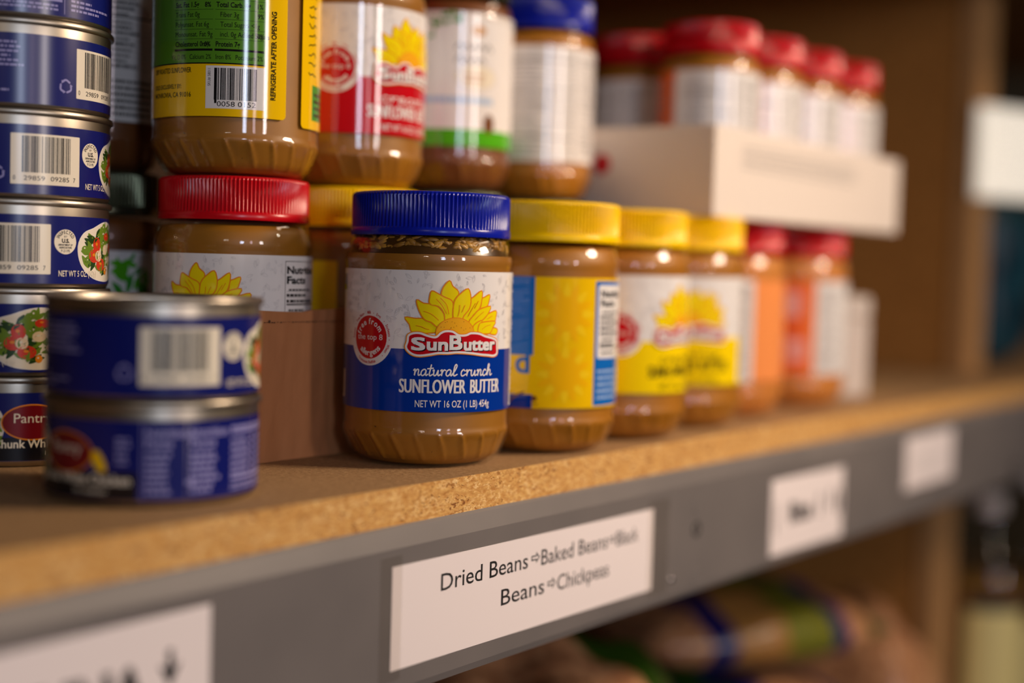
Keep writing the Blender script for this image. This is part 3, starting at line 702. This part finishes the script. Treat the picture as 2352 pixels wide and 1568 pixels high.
# ------------------------------------------------------------------ cans
INK_ROUGH = 0.24
CR = 0.0424
def can_label():
    p = Print(); half = PI * CR * 1000 - 0.15; k = CR * 1000 * PI / 180
    p.rect(-half, 3.0, half, 33.6, 'navy', 0); v0 = len(p.items)
    # barcode in the middle
    p.rrect(-21.5 * k, 7.2, 21.5 * k, 29.6, 0.4, 'cream', 1); p.barcode(-15 * k, 12.5, 15 * k, 28.6, 'black', 2, 5)
    p.text('0', -20 * k, 0, 9.0, 2.0, 'black', 2, align='left'); p.text('29859', -14 * k, -1.5 * k, 9.0, 2.0, 'black', 2); p.text('09285', 2 * k, 14 * k, 9.0, 2.0, 'black', 2); p.text('7', 17 * k, 0, 9.0, 2.0, 'black', 2, align='left')
    # inspection mark
    cx = 31.2 * k; p.disc(cx, 22.0, 5.6, 'cream', 1); p.arc_text('INSPECTED', cx, 22.0, 3.6, 90, 1.5, 'black', 2, 0.02, sx=0.75)
    p.text('BY', cx - .8, cx + .8, 24.0, .8, 'black', 2); p.text('U.S.', cx - 1.9, cx + 1.9, 21.6, 1.7, 'black', 2, 0.04); p.text('DEPARTMENT OF', cx - 3.6, cx + 3.6, 20.2, .8, 'black', 2, .02); p.text('AGRICULTURE', cx - 3.2, cx + 3.2, 19.0, .8, 'black', 2, .02); p.text('P-21195', cx - 2.2, cx + 2.2, 17.3, 1.2, 'black', 2)
    p.text('NET WT 5 OZ. (142g)', 26.5 * k, 57 * k, 6.4, 2.6, 'cream', 6, 0.01)
    # plate of salad
    pl = [(40.5, 20), (43, 12), (52, 6.5), (64, 4.6), (78, 5.0), (90, 9), (96, 17), (94, 25), (86, 29), (74, 31.6), (64, 31), (54, 28.5), (45, 26)]
    pl = smooth_path([(a * k, b) for a, b in pl], 4, True)
    p.poly(offset_poly(pl, 0.4), 'white', 2); p.poly(pl, 'cream', 2.4)
    rng = random.Random(81)
    for i in range(130):
        a = rng.uniform(46, 93); z = 17.5 + rng.uniform(-11, 13) * (1 - abs(a - 70) / 40)
        leaf(p, a * k, z, rng.uniform(1.6, 3.6), rng.uniform(0, 6.3), rng.choice(('lettuce', 'darkgreen', 'lettuce')), 2.8 + 0.01 * i, False)
    for i, (a, z, rx, ry, m) in enumerate(((55, 16, 4, 3.2, 'tomato'), (58, 21, 3.2, 3.6, 'tomato'), (72, 25, 3.4, 2, 'tomato'), (82, 20, 3.6, 3, 'tomato'), (63, 12, 4.2, 3, 'tomato'), (60, 16, 2.8, 2.6, 'chicken'), (70, 19, 3.0, 2.4, 'chicken'),
                                          (78, 14, 3.0, 2.2, 'chicken'), (86, 24, 2.4, 2, 'chicken'), (70, 9, 1.6, 1.8, 'orange'), (46, 19, 2, 1.6, 'lettuce'), (67, 29, 1.6, 2.2, 'lettuce'), (76, 28.5, 1.3, 2.4, 'lettuce'), (88, 14, 2, 1.6, 'tomato'))):
        p.disc(a * k, z, rx * 1.0, m, 4.2 + 0.01 * i, ry * 1.0, 14)
        p.disc(a * k - .3, z + .5, rx * 0.28, 'orange' if m == 'tomato' else 'cream', 4.36 + .01 * i, ry * 0.22, 10)
    # front panel: oval mark over a black band
    p.rect(88 * k, 3.2, 155 * k, 13.6, 'capblack', 1.4)
    p.disc(113 * k, 20.4, 13.6, 'orange', 4.6, 8.2); p.disc(113 * k, 20.4, 13.0, 'darkred', 5.0, 7.6)
    p.text('Pantry', 102 * k, 124 * k, 20.2, 4.2, 'cream', 5.4, 0.0)
    p.text('Chunk White Chicken', 90 * k, 152 * k, 9.0, 3.6, 'cream', 5.4, 0.02); p.text('in water', 120 * k, 140 * k, 5.4, 2.0, 'cream', 5.4)
    p.poly(smooth_path([(130 * k, 20), (134 * k, 22), (138 * k, 18), (139 * k, 14), (134 * k, 14.5)], 3, True), 'goldyellow', 4.4)
    # side copy and facts
    for a0, a1, n in ((144, 152, 5),): p.lines(a0 * k, 17, a1 * k, 28, n, 'palepurple', 2, rng, .5)
    p.rect(157 * k, 3.2, 157.4 * k, 33, 'palepurple', 2)
    def facts(a0, a1):
        p.text('Nutrition', a0 * k, (a0 + 22) * k, 27.4, 3.2, 'palepurple', 2, 0.03); p.text('Facts', a0 * k, (a0 + 14) * k, 23.4, 3.2, 'palepurple', 2, 0.03)
        p.lines(a0 * k, 5.5, (a0 + 15) * k, 22.5, 7, 'palepurple', 2, rng, .55)
        x0, x1 = (a0 + 26) * k, a1 * k
        p.rect(x0, 27.4, x1, 28.4, 'palepurple', 2); p.lines(x0, 28.8, x1, 31, 1, 'palepurple', 2, rng, .5, .9); p.rect(x0, 9.2, x1, 10.4, 'palepurple', 2); p.lines(x0, 5.2, x1, 8.6, 2, 'palepurple', 2, rng, .5, .9)
        for i in range(6):
            p.lines(x0, 11.2 + i * 2.6, x0 + (x1 - x0) * .45, 13.4 + i * 2.6, 1, 'palepurple', 2, rng, .6, .8); p.lines(x0 + (x1 - x0) * .58, 11.2 + i * 2.6, x1 - 1, 13.4 + i * 2.6, 1, 'palepurple', 2, rng, .6, .5)
            p.rect(x0, 11 + i * 2.6, x1, 11.12 + i * 2.6, 'palepurple', 2)
    facts(159, 179.6); 
    return p, facts, k
pc, facts_, k_ = can_label()
# facts run on behind the seam of the wrap
def facts2(p, k):
    rng = random.Random(91)
    x0, x1 = -178 * k, -104 * k
    p.text('Nutrition', x0, x0 + 17, 27.4, 3.2, 'palepurple', 2, 0.03); p.text('Facts', x0, x0 + 11, 23.4, 3.2, 'palepurple', 2, 0.03); p.lines(x0, 5.5, x0 + 13, 22.5, 7, 'palepurple', 2, rng, .6)
    x0 += 19
    p.rect(x0, 27.4, x1, 28.5, 'palepurple', 2); p.rect(x0, 9.2, x1, 10.4, 'palepurple', 2); p.lines(x0, 5.2, x1, 8.6, 2, 'palepurple', 2, rng, .5, .9); p.lines(x0, 29, x1, 31.4, 1, 'palepurple', 2, rng, .6, .9)
    for i in range(6):
        for a, b in ((0, .34), (.38, .48), (.54, .86), (.9, 1)): p.lines(x0 + (x1 - x0) * a, 11.2 + i * 2.6, x0 + (x1 - x0) * b, 13.2 + i * 2.6, 1, 'palepurple', 2, rng, .62, .8)
        p.rect(x0, 11 + i * 2.6, x1, 11.12 + i * 2.6, 'palepurple', 2)
    p.rect(x1 + 1, 4, x1 + 1.3, 32, 'palepurple', 2)
    p.lines(-98 * k, 19, -54 * k, 31, 6, 'palepurple', 2, rng, .5, .8); p.lines(-98 * k, 6, -60 * k, 12, 3, 'palepurple', 2, rng, .5, .4)
    # recycling mark
    cx = -29 * k
    for a in (90, 210, 330):
        c0 = (cx + 2.6 * math.cos(rad(a - 45)), 12 + 2.6 * math.sin(rad(a - 45))); c1 = (cx + 2.6 * math.cos(rad(a + 40)), 12 + 2.6 * math.sin(rad(a + 40)))
        p.stroke([c0, (cx + 2.9 * math.cos(rad(a)), 12 + 2.9 * math.sin(rad(a))), c1], 0.9, 'palepurple', 2); p.disc(c1[0], c1[1], .9, 'palepurple', 2, n=3)
facts2(pc, k_)
CAN_LABEL = label_mesh(pc, 'label', CR, CR * 1000 * rad(5)); INK_ROUGH = 0.3
prof = [(0, .0016), (.036, .0016), (.0385, .0006), (.0395, 0), (.0400, .0), (.0412, .0008), (.0421, .0024), (CR - .00012, .0034), (CR - .00012, .0371), (CR - .0002, .0378)]
V, F = lathe(prof, 128); o = add('can', V, F, tin, smooth=True, angle=40); CAN_BODY = o.data; bpy.data.objects.remove(o)
prof = [(r_ - .0014, z_ + .0026) for r_, z_ in [(.0436, .0350), (.0446, .0353), (.0449, .0359), (.0449, .0371), (.0446, .0378), (.0440, .0380), (.0432, .0377), (.0428, .0368), (.0425, .0346), (.0415, .0342), (.0395, .0344), (.0385, .0350), (.0340, .0350), (.0330, .0346), (.0014, .0346)]]
V, F = lathe(prof, 128); o = add('can', V, F, tin, smooth=True, angle=40); CAN_LID = o.data; bpy.data.objects.remove(o)
# pull ring
V, F = [], []
for i in range(24):
    a = 2 * PI * i / 24
    for j in range(8):
        b = 2 * PI * j / 8; rr = .0085 + .0013 * math.cos(b)
        V.append((rr * math.sin(a), -.018 - rr * math.cos(a) * 1.15, .0383 + .0006 * math.sin(b)))
for i in range(24):
    for j in range(8): F.append((i * 8 + j, ((i + 1) % 24) * 8 + j, ((i + 1) % 24) * 8 + (j + 1) % 8, i * 8 + (j + 1) % 8))
o = add('can', V, F, tin, smooth=True); CAN_RING = o.data; bpy.data.objects.remove(o)
CH = .0398
def can(label, x, y, level, rz, group):
    t = thing('food_can', (x, y, level * CH), rz, label, 'can', group)
    linkmesh('can_body', CAN_BODY, t); l = linkmesh('can_lid', CAN_LID, t); linkmesh('wrap_label', CAN_LABEL, t); linkmesh('pull_ring', CAN_RING, l)
    return t
can('blue chicken can lowest of the short front pair, nutrition facts facing out', -.160, .0625, 0, -39.8 - 180 + 17, 'front pair of cans')
can('blue can with barcode on top of the short front pair of cans', -.160, .0625, 1, -39.8 + 14, 'front pair of cans')
can('lowest blue can of the tall stack, dark oval mark facing out', -.1378, .1895, 0, -34.5 - 102, 'tall stack of cans')
can('second can from the bottom of the tall stack, salad plate showing', -.1378, .1895, 1, -34.5 - 56, 'tall stack of cans')
can('third can from the bottom of the tall stack, barcode beside a large salad plate', -.1378, .1895, 2, -34.5 - 1, 'tall stack of cans')
can('fourth can from the bottom of the tall stack, barcode and round inspection mark', -.1378, .1895, 3, -34.5 + 18, 'tall stack of cans')
can('second can from the top of the tall stack, barcode turned to its side', -.1378, .1895, 4, -34.5 + 58, 'tall stack of cans')
can('topmost can of the tall stack, pale facts table facing out', -.1378, .1895, 5, -34.5 + 130, 'tall stack of cans')

# ------------------------------------------------------------------ shelving
rack = thing('storage_rack', (0, 0, 0), 0, 'particleboard storage rack with grey steel front beams and a wooden upright', 'shelving')
X0, X1, DEP = -0.75, 2.1, 0.62
def board(name, z0, z1):
    v, f = boxv(X0, X1, 0, DEP, z0, z1); o = add(name, v, f, [board_face, chip], rack, [0, 0, 1, 1, 0, 1]); return o
board('shelf_board', -.0165, 0); board('upper_shelf_board', .470, .4865); board('lower_shelf_board', -.4365, -.42)
def beam(name, z):
    prof = [(0.0, z), (-.0012, z - .0012), (-.0040, z - .0090), (-.0040, z - .0700), (-.0028, z - .0735), (.004, z - .0735), (.004, z - .0715), (-.001, z - .069), (-.001, z - .010), (.003, z - .0015)]
    V = [(x, a, b) for x in (X0, X1) for a, b in prof]; n = len(prof)
    F = [(i, (i + 1) % n, n + (i + 1) % n, n + i)[::-1] for i in range(n)] + [tuple(range(n)), tuple(range(2 * n - 1, n - 1, -1))]
    return add(name, V, F, steel_grey, rack)
b1 = beam('front_beam', -.0165); beam('upper_beam', .470); beam('lower_beam', -.4365)
def dimple(name, x, z, r, m, parent):
    V, F = lathe([(0, -.0002), (r * .55, -.0002), (r * .8, .0004), (r, .0003), (r * 1.15, 0)], 24)
    V = [(x + a, -.0041 - c, z + b) for a, b, c in V]
    return add(name, V, [q for q in F], m, parent, smooth=True)
dimple('beam_rivet', .1838, -.0386, .0048, steel_grey, b1); dimple('beam_slot', .1832, -.0525, .0040, hole_dark, b1); dimple('beam_rivet', .1842, -.0807, .0042, steel_grey, b1)
dimple('beam_slot', .800, -.0815, .009, hole_dark, b1)
st = mat('highlight_stud_metal', (220, 214, 206), 0.12, 1.0)  # bright stud added to stand for a spot highlight on the beam
V, F = lathe([(0.0022, 0), (.002, .0008), (.0012, .0014), (0, .0016)], 20); add('highlight_stud', [(.1551 + a, -.0040 - c, -.0773 + b) for a, b, c in V], F, st, b1, smooth=True)
# uprights
strip_face = mat('pine_strip', (190, 144, 92), 0.65, 0, 0.25); noise_color(strip_face, (180, 132, 82), (200, 154, 102), 30, 4, .3, .7, (1, 1, .1))
box('upright_panel', .902, .920, .10, DEP - .01, 0, .470, panel_face, rack, .001)
box('upright_strip', .900, .956, .082, .0998, 0, .470, strip_face, rack, .001)
box('lower_upright_panel', .872, .890, .110, DEP - .01, -.42, -.0165, panel_face, rack, .001)
box('lower_upright_strip', .870, .926, .092, .1098, -.42, -.0165, strip_face, rack, .001)
dark_board = mat('added_dark_back', (70, 46, 26), 0.8); noise_color(dark_board, (62, 40, 22), (80, 54, 32), 40)
box('added_back_sheet', X0, X1, DEP, DEP + .006, -.42, .470, dark_board, rack)  # unseen dark sheet added to close the rack and darken its depth

# ------------------------------------------------------------------ taped paper labels on the beam
FY = -.0041
def paper_tag(name, label, x0, x1, z0, z1, drop=0.0):
    t = thing(name, (0, 0, 0), 0, label, 'label', 'paper labels on the beam')
    V = []
    for y in (FY, FY - .00012):
        V += [(x0, y, z0), (x1, y, z0 - drop), (x1, y, z1 - drop), (x0, y, z1)]
    F = [(4, 5, 6, 7), (3, 2, 1, 0), (0, 1, 5, 4), (1, 2, 6, 5), (2, 3, 7, 6), (3, 0, 4, 7)]
    add('paper_sheet', V, F, paper, t)
    return t
def tape(t, x0, x1, z0, z1):
    v, f = boxv(x0, x1, FY - .00034, FY - .00028, z0, z1); add('clear_tape', v, f, tape_clear, t)
def arrow(p, x, y, w, h, m, layer=1):
    o = [(0, .28), (.55, .28), (.55, 0), (1, .5), (.55, 1), (.55, .72), (0, .72)]; i = [(.1, .4), (.65, .4), (.65, .26), (.86, .5), (.65, .74), (.65, .6), (.1, .6)]
    p.poly([(x + a * w, y + b * h) for a, b in o], m, layer, [[(x + a * w, y + b * h) for a, b in reversed(i)]])
t = paper_tag('shelf_label', 'white paper label on the grey beam reading Dried Beans, Baked Beans, Black Beans, Chickpeas', -.0858, .1330, -.0783, -.0331, .0012)
p = Print(); pk = print_black
p.text('Dried Beans', -52.6, 14.2, -48.9, 7.6, pk, 1, 0.004); arrow(p, 17.0, -47.6, 7.2, 5.6, pk); p.text('Baked Beans', 25.5, 86.0, -49.3, 7.6, pk, 1, 0.004); arrow(p, 87.5, -48.2, 6.6, 5.4, pk); p.text('Black', 95.0, 117.0, -49.7, 7.6, pk, 1, 0.004)
p.text('Beans', -7.0, 28.6, -63.6, 7.6, pk, 1, 0.004); arrow(p, 31.5, -62.4, 7.2, 5.6, pk); p.text('Chickpeas', 40.0, 88.0, -64.2, 7.6, pk, 1, 0.004)
p.build('lettering', front_map(FY - .00013, .00003), None, t)
tape(t, -.0935, -.0795, -.0825, -.0285); tape(t, .128, .150, -.0835, -.0300)
t = paper_tag('shelf_label', 'large white paper label in bold type at the near end of the beam', -.330, -.1876, -.0835, -.0318, -.001)
p = Print(); p.text('TUNA', -276, -216.0, -64.4, 16.5, pk, 1, 0.05)
p.poly([(x_ - 4.0, y_ + 3.6) for x_, y_ in [(-203.8, -47.5), (-201.0, -47.5), (-201.0, -54), (-197.2, -52.5), (-202.4, -61.5), (-207.6, -52.5), (-203.8, -54)]], pk, 1)
p.build('lettering', front_map(FY - .00013, .00003), None, t)
t = paper_tag('shelf_label', 'small white paper label with blurred bold print, middle of the beam', .2806, .3938, -.0833, -.0346, .0012)
p = Print(); p.rect(287, -70, 289, -50, pk, 1); p.text('Rice', 308, 342, -65, 12.5, pk, 1, .05); p.rect(353, -66, 356, -51, pk, 1); p.rect(371, -64, 374.5, -50, pk, 1); p.disc(388, -60, 3, pk, 1, 9)
p.build('lettering', front_map(FY - .00013, .00003), None, t)
t = paper_tag('shelf_label', 'smallest blurred paper label, farthest along the grey beam', .5128, .6190, -.0672, -.0268, -.001)
p = Print(); p.lines(530, -56, 604, -38, 3, 'palegrey', 1, random.Random(3), .3)
p.build('lettering', front_map(FY - .00013, .00003), None, t)

# ------------------------------------------------------------------ white carton tray of red-lidded jars on top of the jar row
BX0, BX1, BY0, BY1, BZ = .2255, .5255, .0155, .166, .1306
t = thing('carton_tray', (0, 0, 0), 0, 'white cardboard tray of red-lidded jars resting on the yellow and red lids', 'tray')
fw = box('front_wall', BX0, BX1, BY0, BY0 + .002, BZ, BZ + .055, carton_white, t); sw = box('side_wall', BX0, BX0 + .002, BY0 + .0021, BY1, BZ, BZ + .055, carton_white, t)
box('side_wall', BX1 - .002, BX1, BY0 + .0021, BY1, BZ, BZ + .055, carton_white, t); box('back_wall', BX0 + .0021, BX1 - .0021, BY1 - .002, BY1, BZ, BZ + .055, carton_white, t)
box('base', BX0 + .0021, BX1 - .0021, BY0 + .0021, BY1 - .0021, BZ, BZ + .002, carton_white, t)
p = Print(); p.lines(262, 162, 448, 178, 4, 'grey', 1, random.Random(13), .28, .9); p.build('print_lines', front_map(BY0 - .0001), None, fw)
rd = Print(); rd.disc(0, 0, 6.5, 'red', 1); ro = rd.build('red_spot', lambda u, v, layer: (BX0 - .0001, .096 - u / 1000, .163 + v / 1000), None, sw)
JZ = BZ + .0021
s_ = (.80, .80, .94)
jb = jar('red-lidded jar in the white carton tray, at its near front corner', (.2875, .0545, JZ), -61.3 + 4, LID_RED, BUTTER_SM, LAB_F2, 'red-lidded jars in the carton tray', s_, 'peanut_butter_jar')
copy_tree(jb, (.3545, .0545, JZ), -63.3 + 14, 'red-lidded jar in the white carton tray, second along its front row', 'red-lidded jars in the carton tray', s_)
copy_tree(jb, (.4215, .0545, JZ), -65.0 - 6, 'red-lidded jar in the white carton tray, third along its front row', 'red-lidded jars in the carton tray', s_)
copy_tree(jb, (.4885, .0545, JZ), -66.4, 'red-lidded jar in the white carton tray, last along its front row', 'red-lidded jars in the carton tray', s_)
copy_tree(jb, (.310, .1245, JZ), -58.8 - 50, 'red-lidded jar in the white carton tray, back row beside the blue lid', 'red-lidded jars in the carton tray', s_)

# white plastic carton beyond the last jar
wp = mat('white_plastic', (226, 214, 200), 0.45)
t = thing('white_carton', (.545, .072, 0), -50, 'small blank white carton standing alone past the last red-lidded jar', 'carton')
box('carton_body', -.023, .023, -.02, .02, 0, .062, wp, t, .002); box('carton_lid', -.0235, .0235, -.0205, .0205, .0622, .080, wp, t, .003)

# ------------------------------------------------------------------ things in the next bay
sign_m = mat('white_card_added_glow', (250, 244, 232), 0.5, Emission_Strength=0.4)  # glow added to brighten the card, no lamp known behind it
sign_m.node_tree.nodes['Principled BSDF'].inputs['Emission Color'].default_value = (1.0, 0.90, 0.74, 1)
t = thing('aisle_sign', (.896, .0815, .180), -22, 'white ridged sign with an added glow jutting from the wooden upright', 'sign')
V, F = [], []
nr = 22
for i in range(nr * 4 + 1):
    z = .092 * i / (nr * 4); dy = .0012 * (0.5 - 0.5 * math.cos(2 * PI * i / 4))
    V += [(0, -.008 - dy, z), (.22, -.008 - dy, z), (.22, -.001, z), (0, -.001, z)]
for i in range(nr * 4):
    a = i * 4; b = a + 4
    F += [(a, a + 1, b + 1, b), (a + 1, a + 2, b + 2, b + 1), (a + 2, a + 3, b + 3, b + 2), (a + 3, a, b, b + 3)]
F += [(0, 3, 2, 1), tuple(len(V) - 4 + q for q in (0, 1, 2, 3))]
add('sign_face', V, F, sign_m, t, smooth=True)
gm = mat('dark_green_bag', (14, 40, 24), 0.5); tm = mat('teal_bag', (26, 96, 112), 0.45)
noise_color(tm, (10, 44, 60), (26, 84, 98), 14, 3)

def pillow(name, w, d, h, cols, parent=None, seed=1, wr=0.25):
    """a filled bag lying on its back: cols [(from, to, material)] along its length"""
    rng = random.Random(seed); nx, ny = 28, 18; V, F, MI = [], [], []
    ph = [rng.uniform(0, 6) for _ in range(4)]
    for s in (1, -1):
        for i in range(nx + 1):
            for j in range(ny + 1):
                u, v = 2 * i / nx - 1, 2 * j / ny - 1
                e = max(0, (1 - abs(u) ** 3)) ** .5 * max(0, (1 - abs(v) ** 3)) ** .5
                wv = 1 + wr * (math.sin(u * 6 + ph[0] + v * 3) * 0.4 + math.sin(v * 9 + ph[1] - u * 4) * 0.3 + math.sin(u * 17 + v * 11 + ph[2]) * 0.2)
                z = h / 2 + s * (h / 2) * e * (wv if s > 0 else 0.98)
                V.append((u * w / 2 * (1 - .06 * v * v), v * d / 2 * (1 - .08 * u * u), z))
    mats = [c[2] for c in cols]
    def g(s, i, j): return s * (nx + 1) * (ny + 1) + i * (ny + 1) + j
    for s in (0, 1):
        for i in range(nx):
            for j in range(ny):
                q = (g(s, i, j), g(s, i + 1, j), g(s, i + 1, j + 1), g(s, i, j + 1)); F.append(q if s == 0 else q[::-1])
                t_ = (i + .5) / nx; MI.append(next((k for k, c in enumerate(cols) if c[0] <= t_ < c[1]), 0))
    me = bpy.data.meshes.new(name); me.from_pydata(V, [], F)
    for m in mats: me.materials.append(m)
    me.polygons.foreach_set('material_index', MI); me.polygons.foreach_set('use_smooth', [True] * len(F))
    bm = bmesh.new(); bm.from_mesh(me); bmesh.ops.remove_doubles(bm, verts=bm.verts, dist=1e-5); bm.to_mesh(me); bm.free()
    o = bpy.data.objects.new(name, me); COL.objects.link(o)
    if parent: o.parent = parent
    return o
def bag(label, loc, rot, size, cols, seed, group='food bags on the lower shelf', name='food_bag'):
    t = thing(name, loc, 0, label, 'bag', group); t.rotation_euler = tuple(rad(a) for a in rot)
    pillow('bag_body', *size, cols, t, seed)
    w, d, h = size
    for s in (-1, 1):
        v, f = boxv(s * w / 2 - .006, s * w / 2 + .006, -d * .40, d * .40, h / 2 - .0012, h / 2 + .0012); add('end_seal', v, f, cols[0 if s < 0 else -1][2], t)
    return t
def glossy(n, c): return mat(n, c, 0.28)
b_tan = glossy('clear_bag_of_beans', (190, 130, 90)); noise_color(b_tan, (160, 104, 68), (214, 158, 112), 110, 2, .35, .65, bump=.4)
b_green = glossy('green_bag_print', (40, 72, 16)); b_blue = glossy('dark_blue_bag_print', (24, 24, 96)); b_lime = glossy('lime_bag_print', (116, 116, 36)); b_gold = glossy('gold_bag_print', (170, 120, 60)); b_black = glossy('black_bag_print', (14, 12, 14))
LZ = -.42
A_, B_, C_, D_, E_ = b_tan, b_green, b_blue, b_lime, b_gold
bag('plain beige bag at the bottom of the lower shelf, under the striped bags', (.57, .20, LZ), (0, 0, 8), (.28, .26, .080), [(0, .3, A_), (.3, .5, C_), (.5, 1, A_)], 1)
bag('dark bag with green print lying low at the near end of the lower shelf', (.25, .17, LZ), (0, 0, -12), (.26, .24, .110), [(0, .5, b_black), (.5, .7, B_), (.7, 1, b_black)], 2)
bag('tan bag with green end lying on the dark bag, near end of the lower shelf', (.25, .16, LZ + .130), (0, 0, 20), (.25, .20, .125), [(0, .55, A_), (.55, .75, B_), (.75, .9, b_black), (.9, 1, C_)], 3)
bag('bean bag with lime panel and thin blue edge on the pile below the shelf', (.57, .20, LZ + .093), (0, 0, -25), (.26, .24, .072), [(0, .16, A_), (.16, .30, C_), (.30, .45, B_), (.45, .56, C_), (.56, .86, A_), (.86, 1, C_)], 4)
bag('tan bag with dark blue stripe and green end, topmost of the pile below the shelf', (.59, .19, LZ + .178), (0, 0, -30), (.24, .20, .060), [(0, .20, A_), (.20, .32, C_), (.32, .52, E_), (.52, .74, D_), (.74, .82, C_), (.82, .92, A_), (.92, 1, B_)], 5)
bag('plump tan bag lying against the lower upright panel', (.795, .18, LZ), (0, 0, 84), (.24, .12, .190), [(0, 1, A_)], 6)

t = thing('dark_green_box', (.985, .135, 0), 0, 'dark green box on the shelf just past the wooden upright', 'box'); box('box_body', -.020, .030, 0, .10, 0, .155, gm, t, .002); box('box_flap', -.020, .030, 0, .10, .1552, .157, gm, t)
t = bag('teal bag standing upright on the shelf past the dark green box', (1.125, .150, 0.097), (90, 0, 0), (.14, .194, .06), [(0, 1, tm)], 9, None, 'teal_bag')
t['category'] = 'bag'

# oil bottles below, beyond the lower upright
oil = mat('cooking_oil', (150, 116, 56), 0.25); noise_color(oil, (138, 104, 46), (164, 128, 66), 12)
cream_l = mat('cream_bottle_label', (246, 226, 150), 0.5); capm = mat('dark_red_cap', (70, 20, 30), 0.4)
def bottle(label, loc, h, r, cap, band=False, fill=.85):
    t = thing('oil_bottle', loc, 0, label, 'bottle', 'oil bottles below the shelf')
    pf = [(0, .001), (r * .9, 0), (r, .006), (r, h * .30), (r, h * .68), (r * .92, h * .75), (r * .6, h * .83), (r * .36, h * .88), (r * .34, h * .96)]
    V, F = lathe(pf, 40); add('bottle_body', V, F, bottle_clear, t, smooth=True)
    pi_ = [(max(a - .0015, 0), b + .0015) for a, b in pf if b < h * fill]; pi_.append((0, pi_[-1][1]))
    V, F = lathe(pi_, 40); add('oil_filling', V, F, oil, t, smooth=True)
    V, F = lathe([(r * .34, h * .93), (r * .42, h * .935), (r * .42, h * .995), (r * .36, h), (0, h)], 32); add('bottle_cap', V, F, cap, t, smooth=True)
    V, F = lathe([(r + .0003, h * .06), (r + .0003, h * (.60 if band else .45))], 40); F = [q for i, q in enumerate(F) if 29 <= i % 40 <= 39]; l = add('bottle_label', V, F, cream_l, t, smooth=True)
    if band: V, F = lathe([(r + .0003, h * .602), (r + .0003, h * .66)], 40); F = [q for i, q in enumerate(F) if 29 <= i % 40 <= 39]; add('label_band', V, F, [capm, band_m], l, [0 if i % 40 > 36 else 1 for i in range(40) if 29 <= i % 40 <= 39], smooth=True)
    return t
band_m = mat('dark_navy_band', (26, 24, 44), 0.4)
cw = mat('pale_cap', (214, 200, 190), 0.3)
bottle('oil bottle with cream label and dark band, in front past the lower upright', (.962, .070, LZ), .292, .040, cw, True, .72)
bottle('taller oil bottle behind the one with a dark label band', (1.035, .165, LZ), .33, .042, cw, False, .55)
bottle('oil bottle at the far end of the lower shelf, beside the taller one', (1.085, .062, LZ), .31, .042, cw, False, .62)
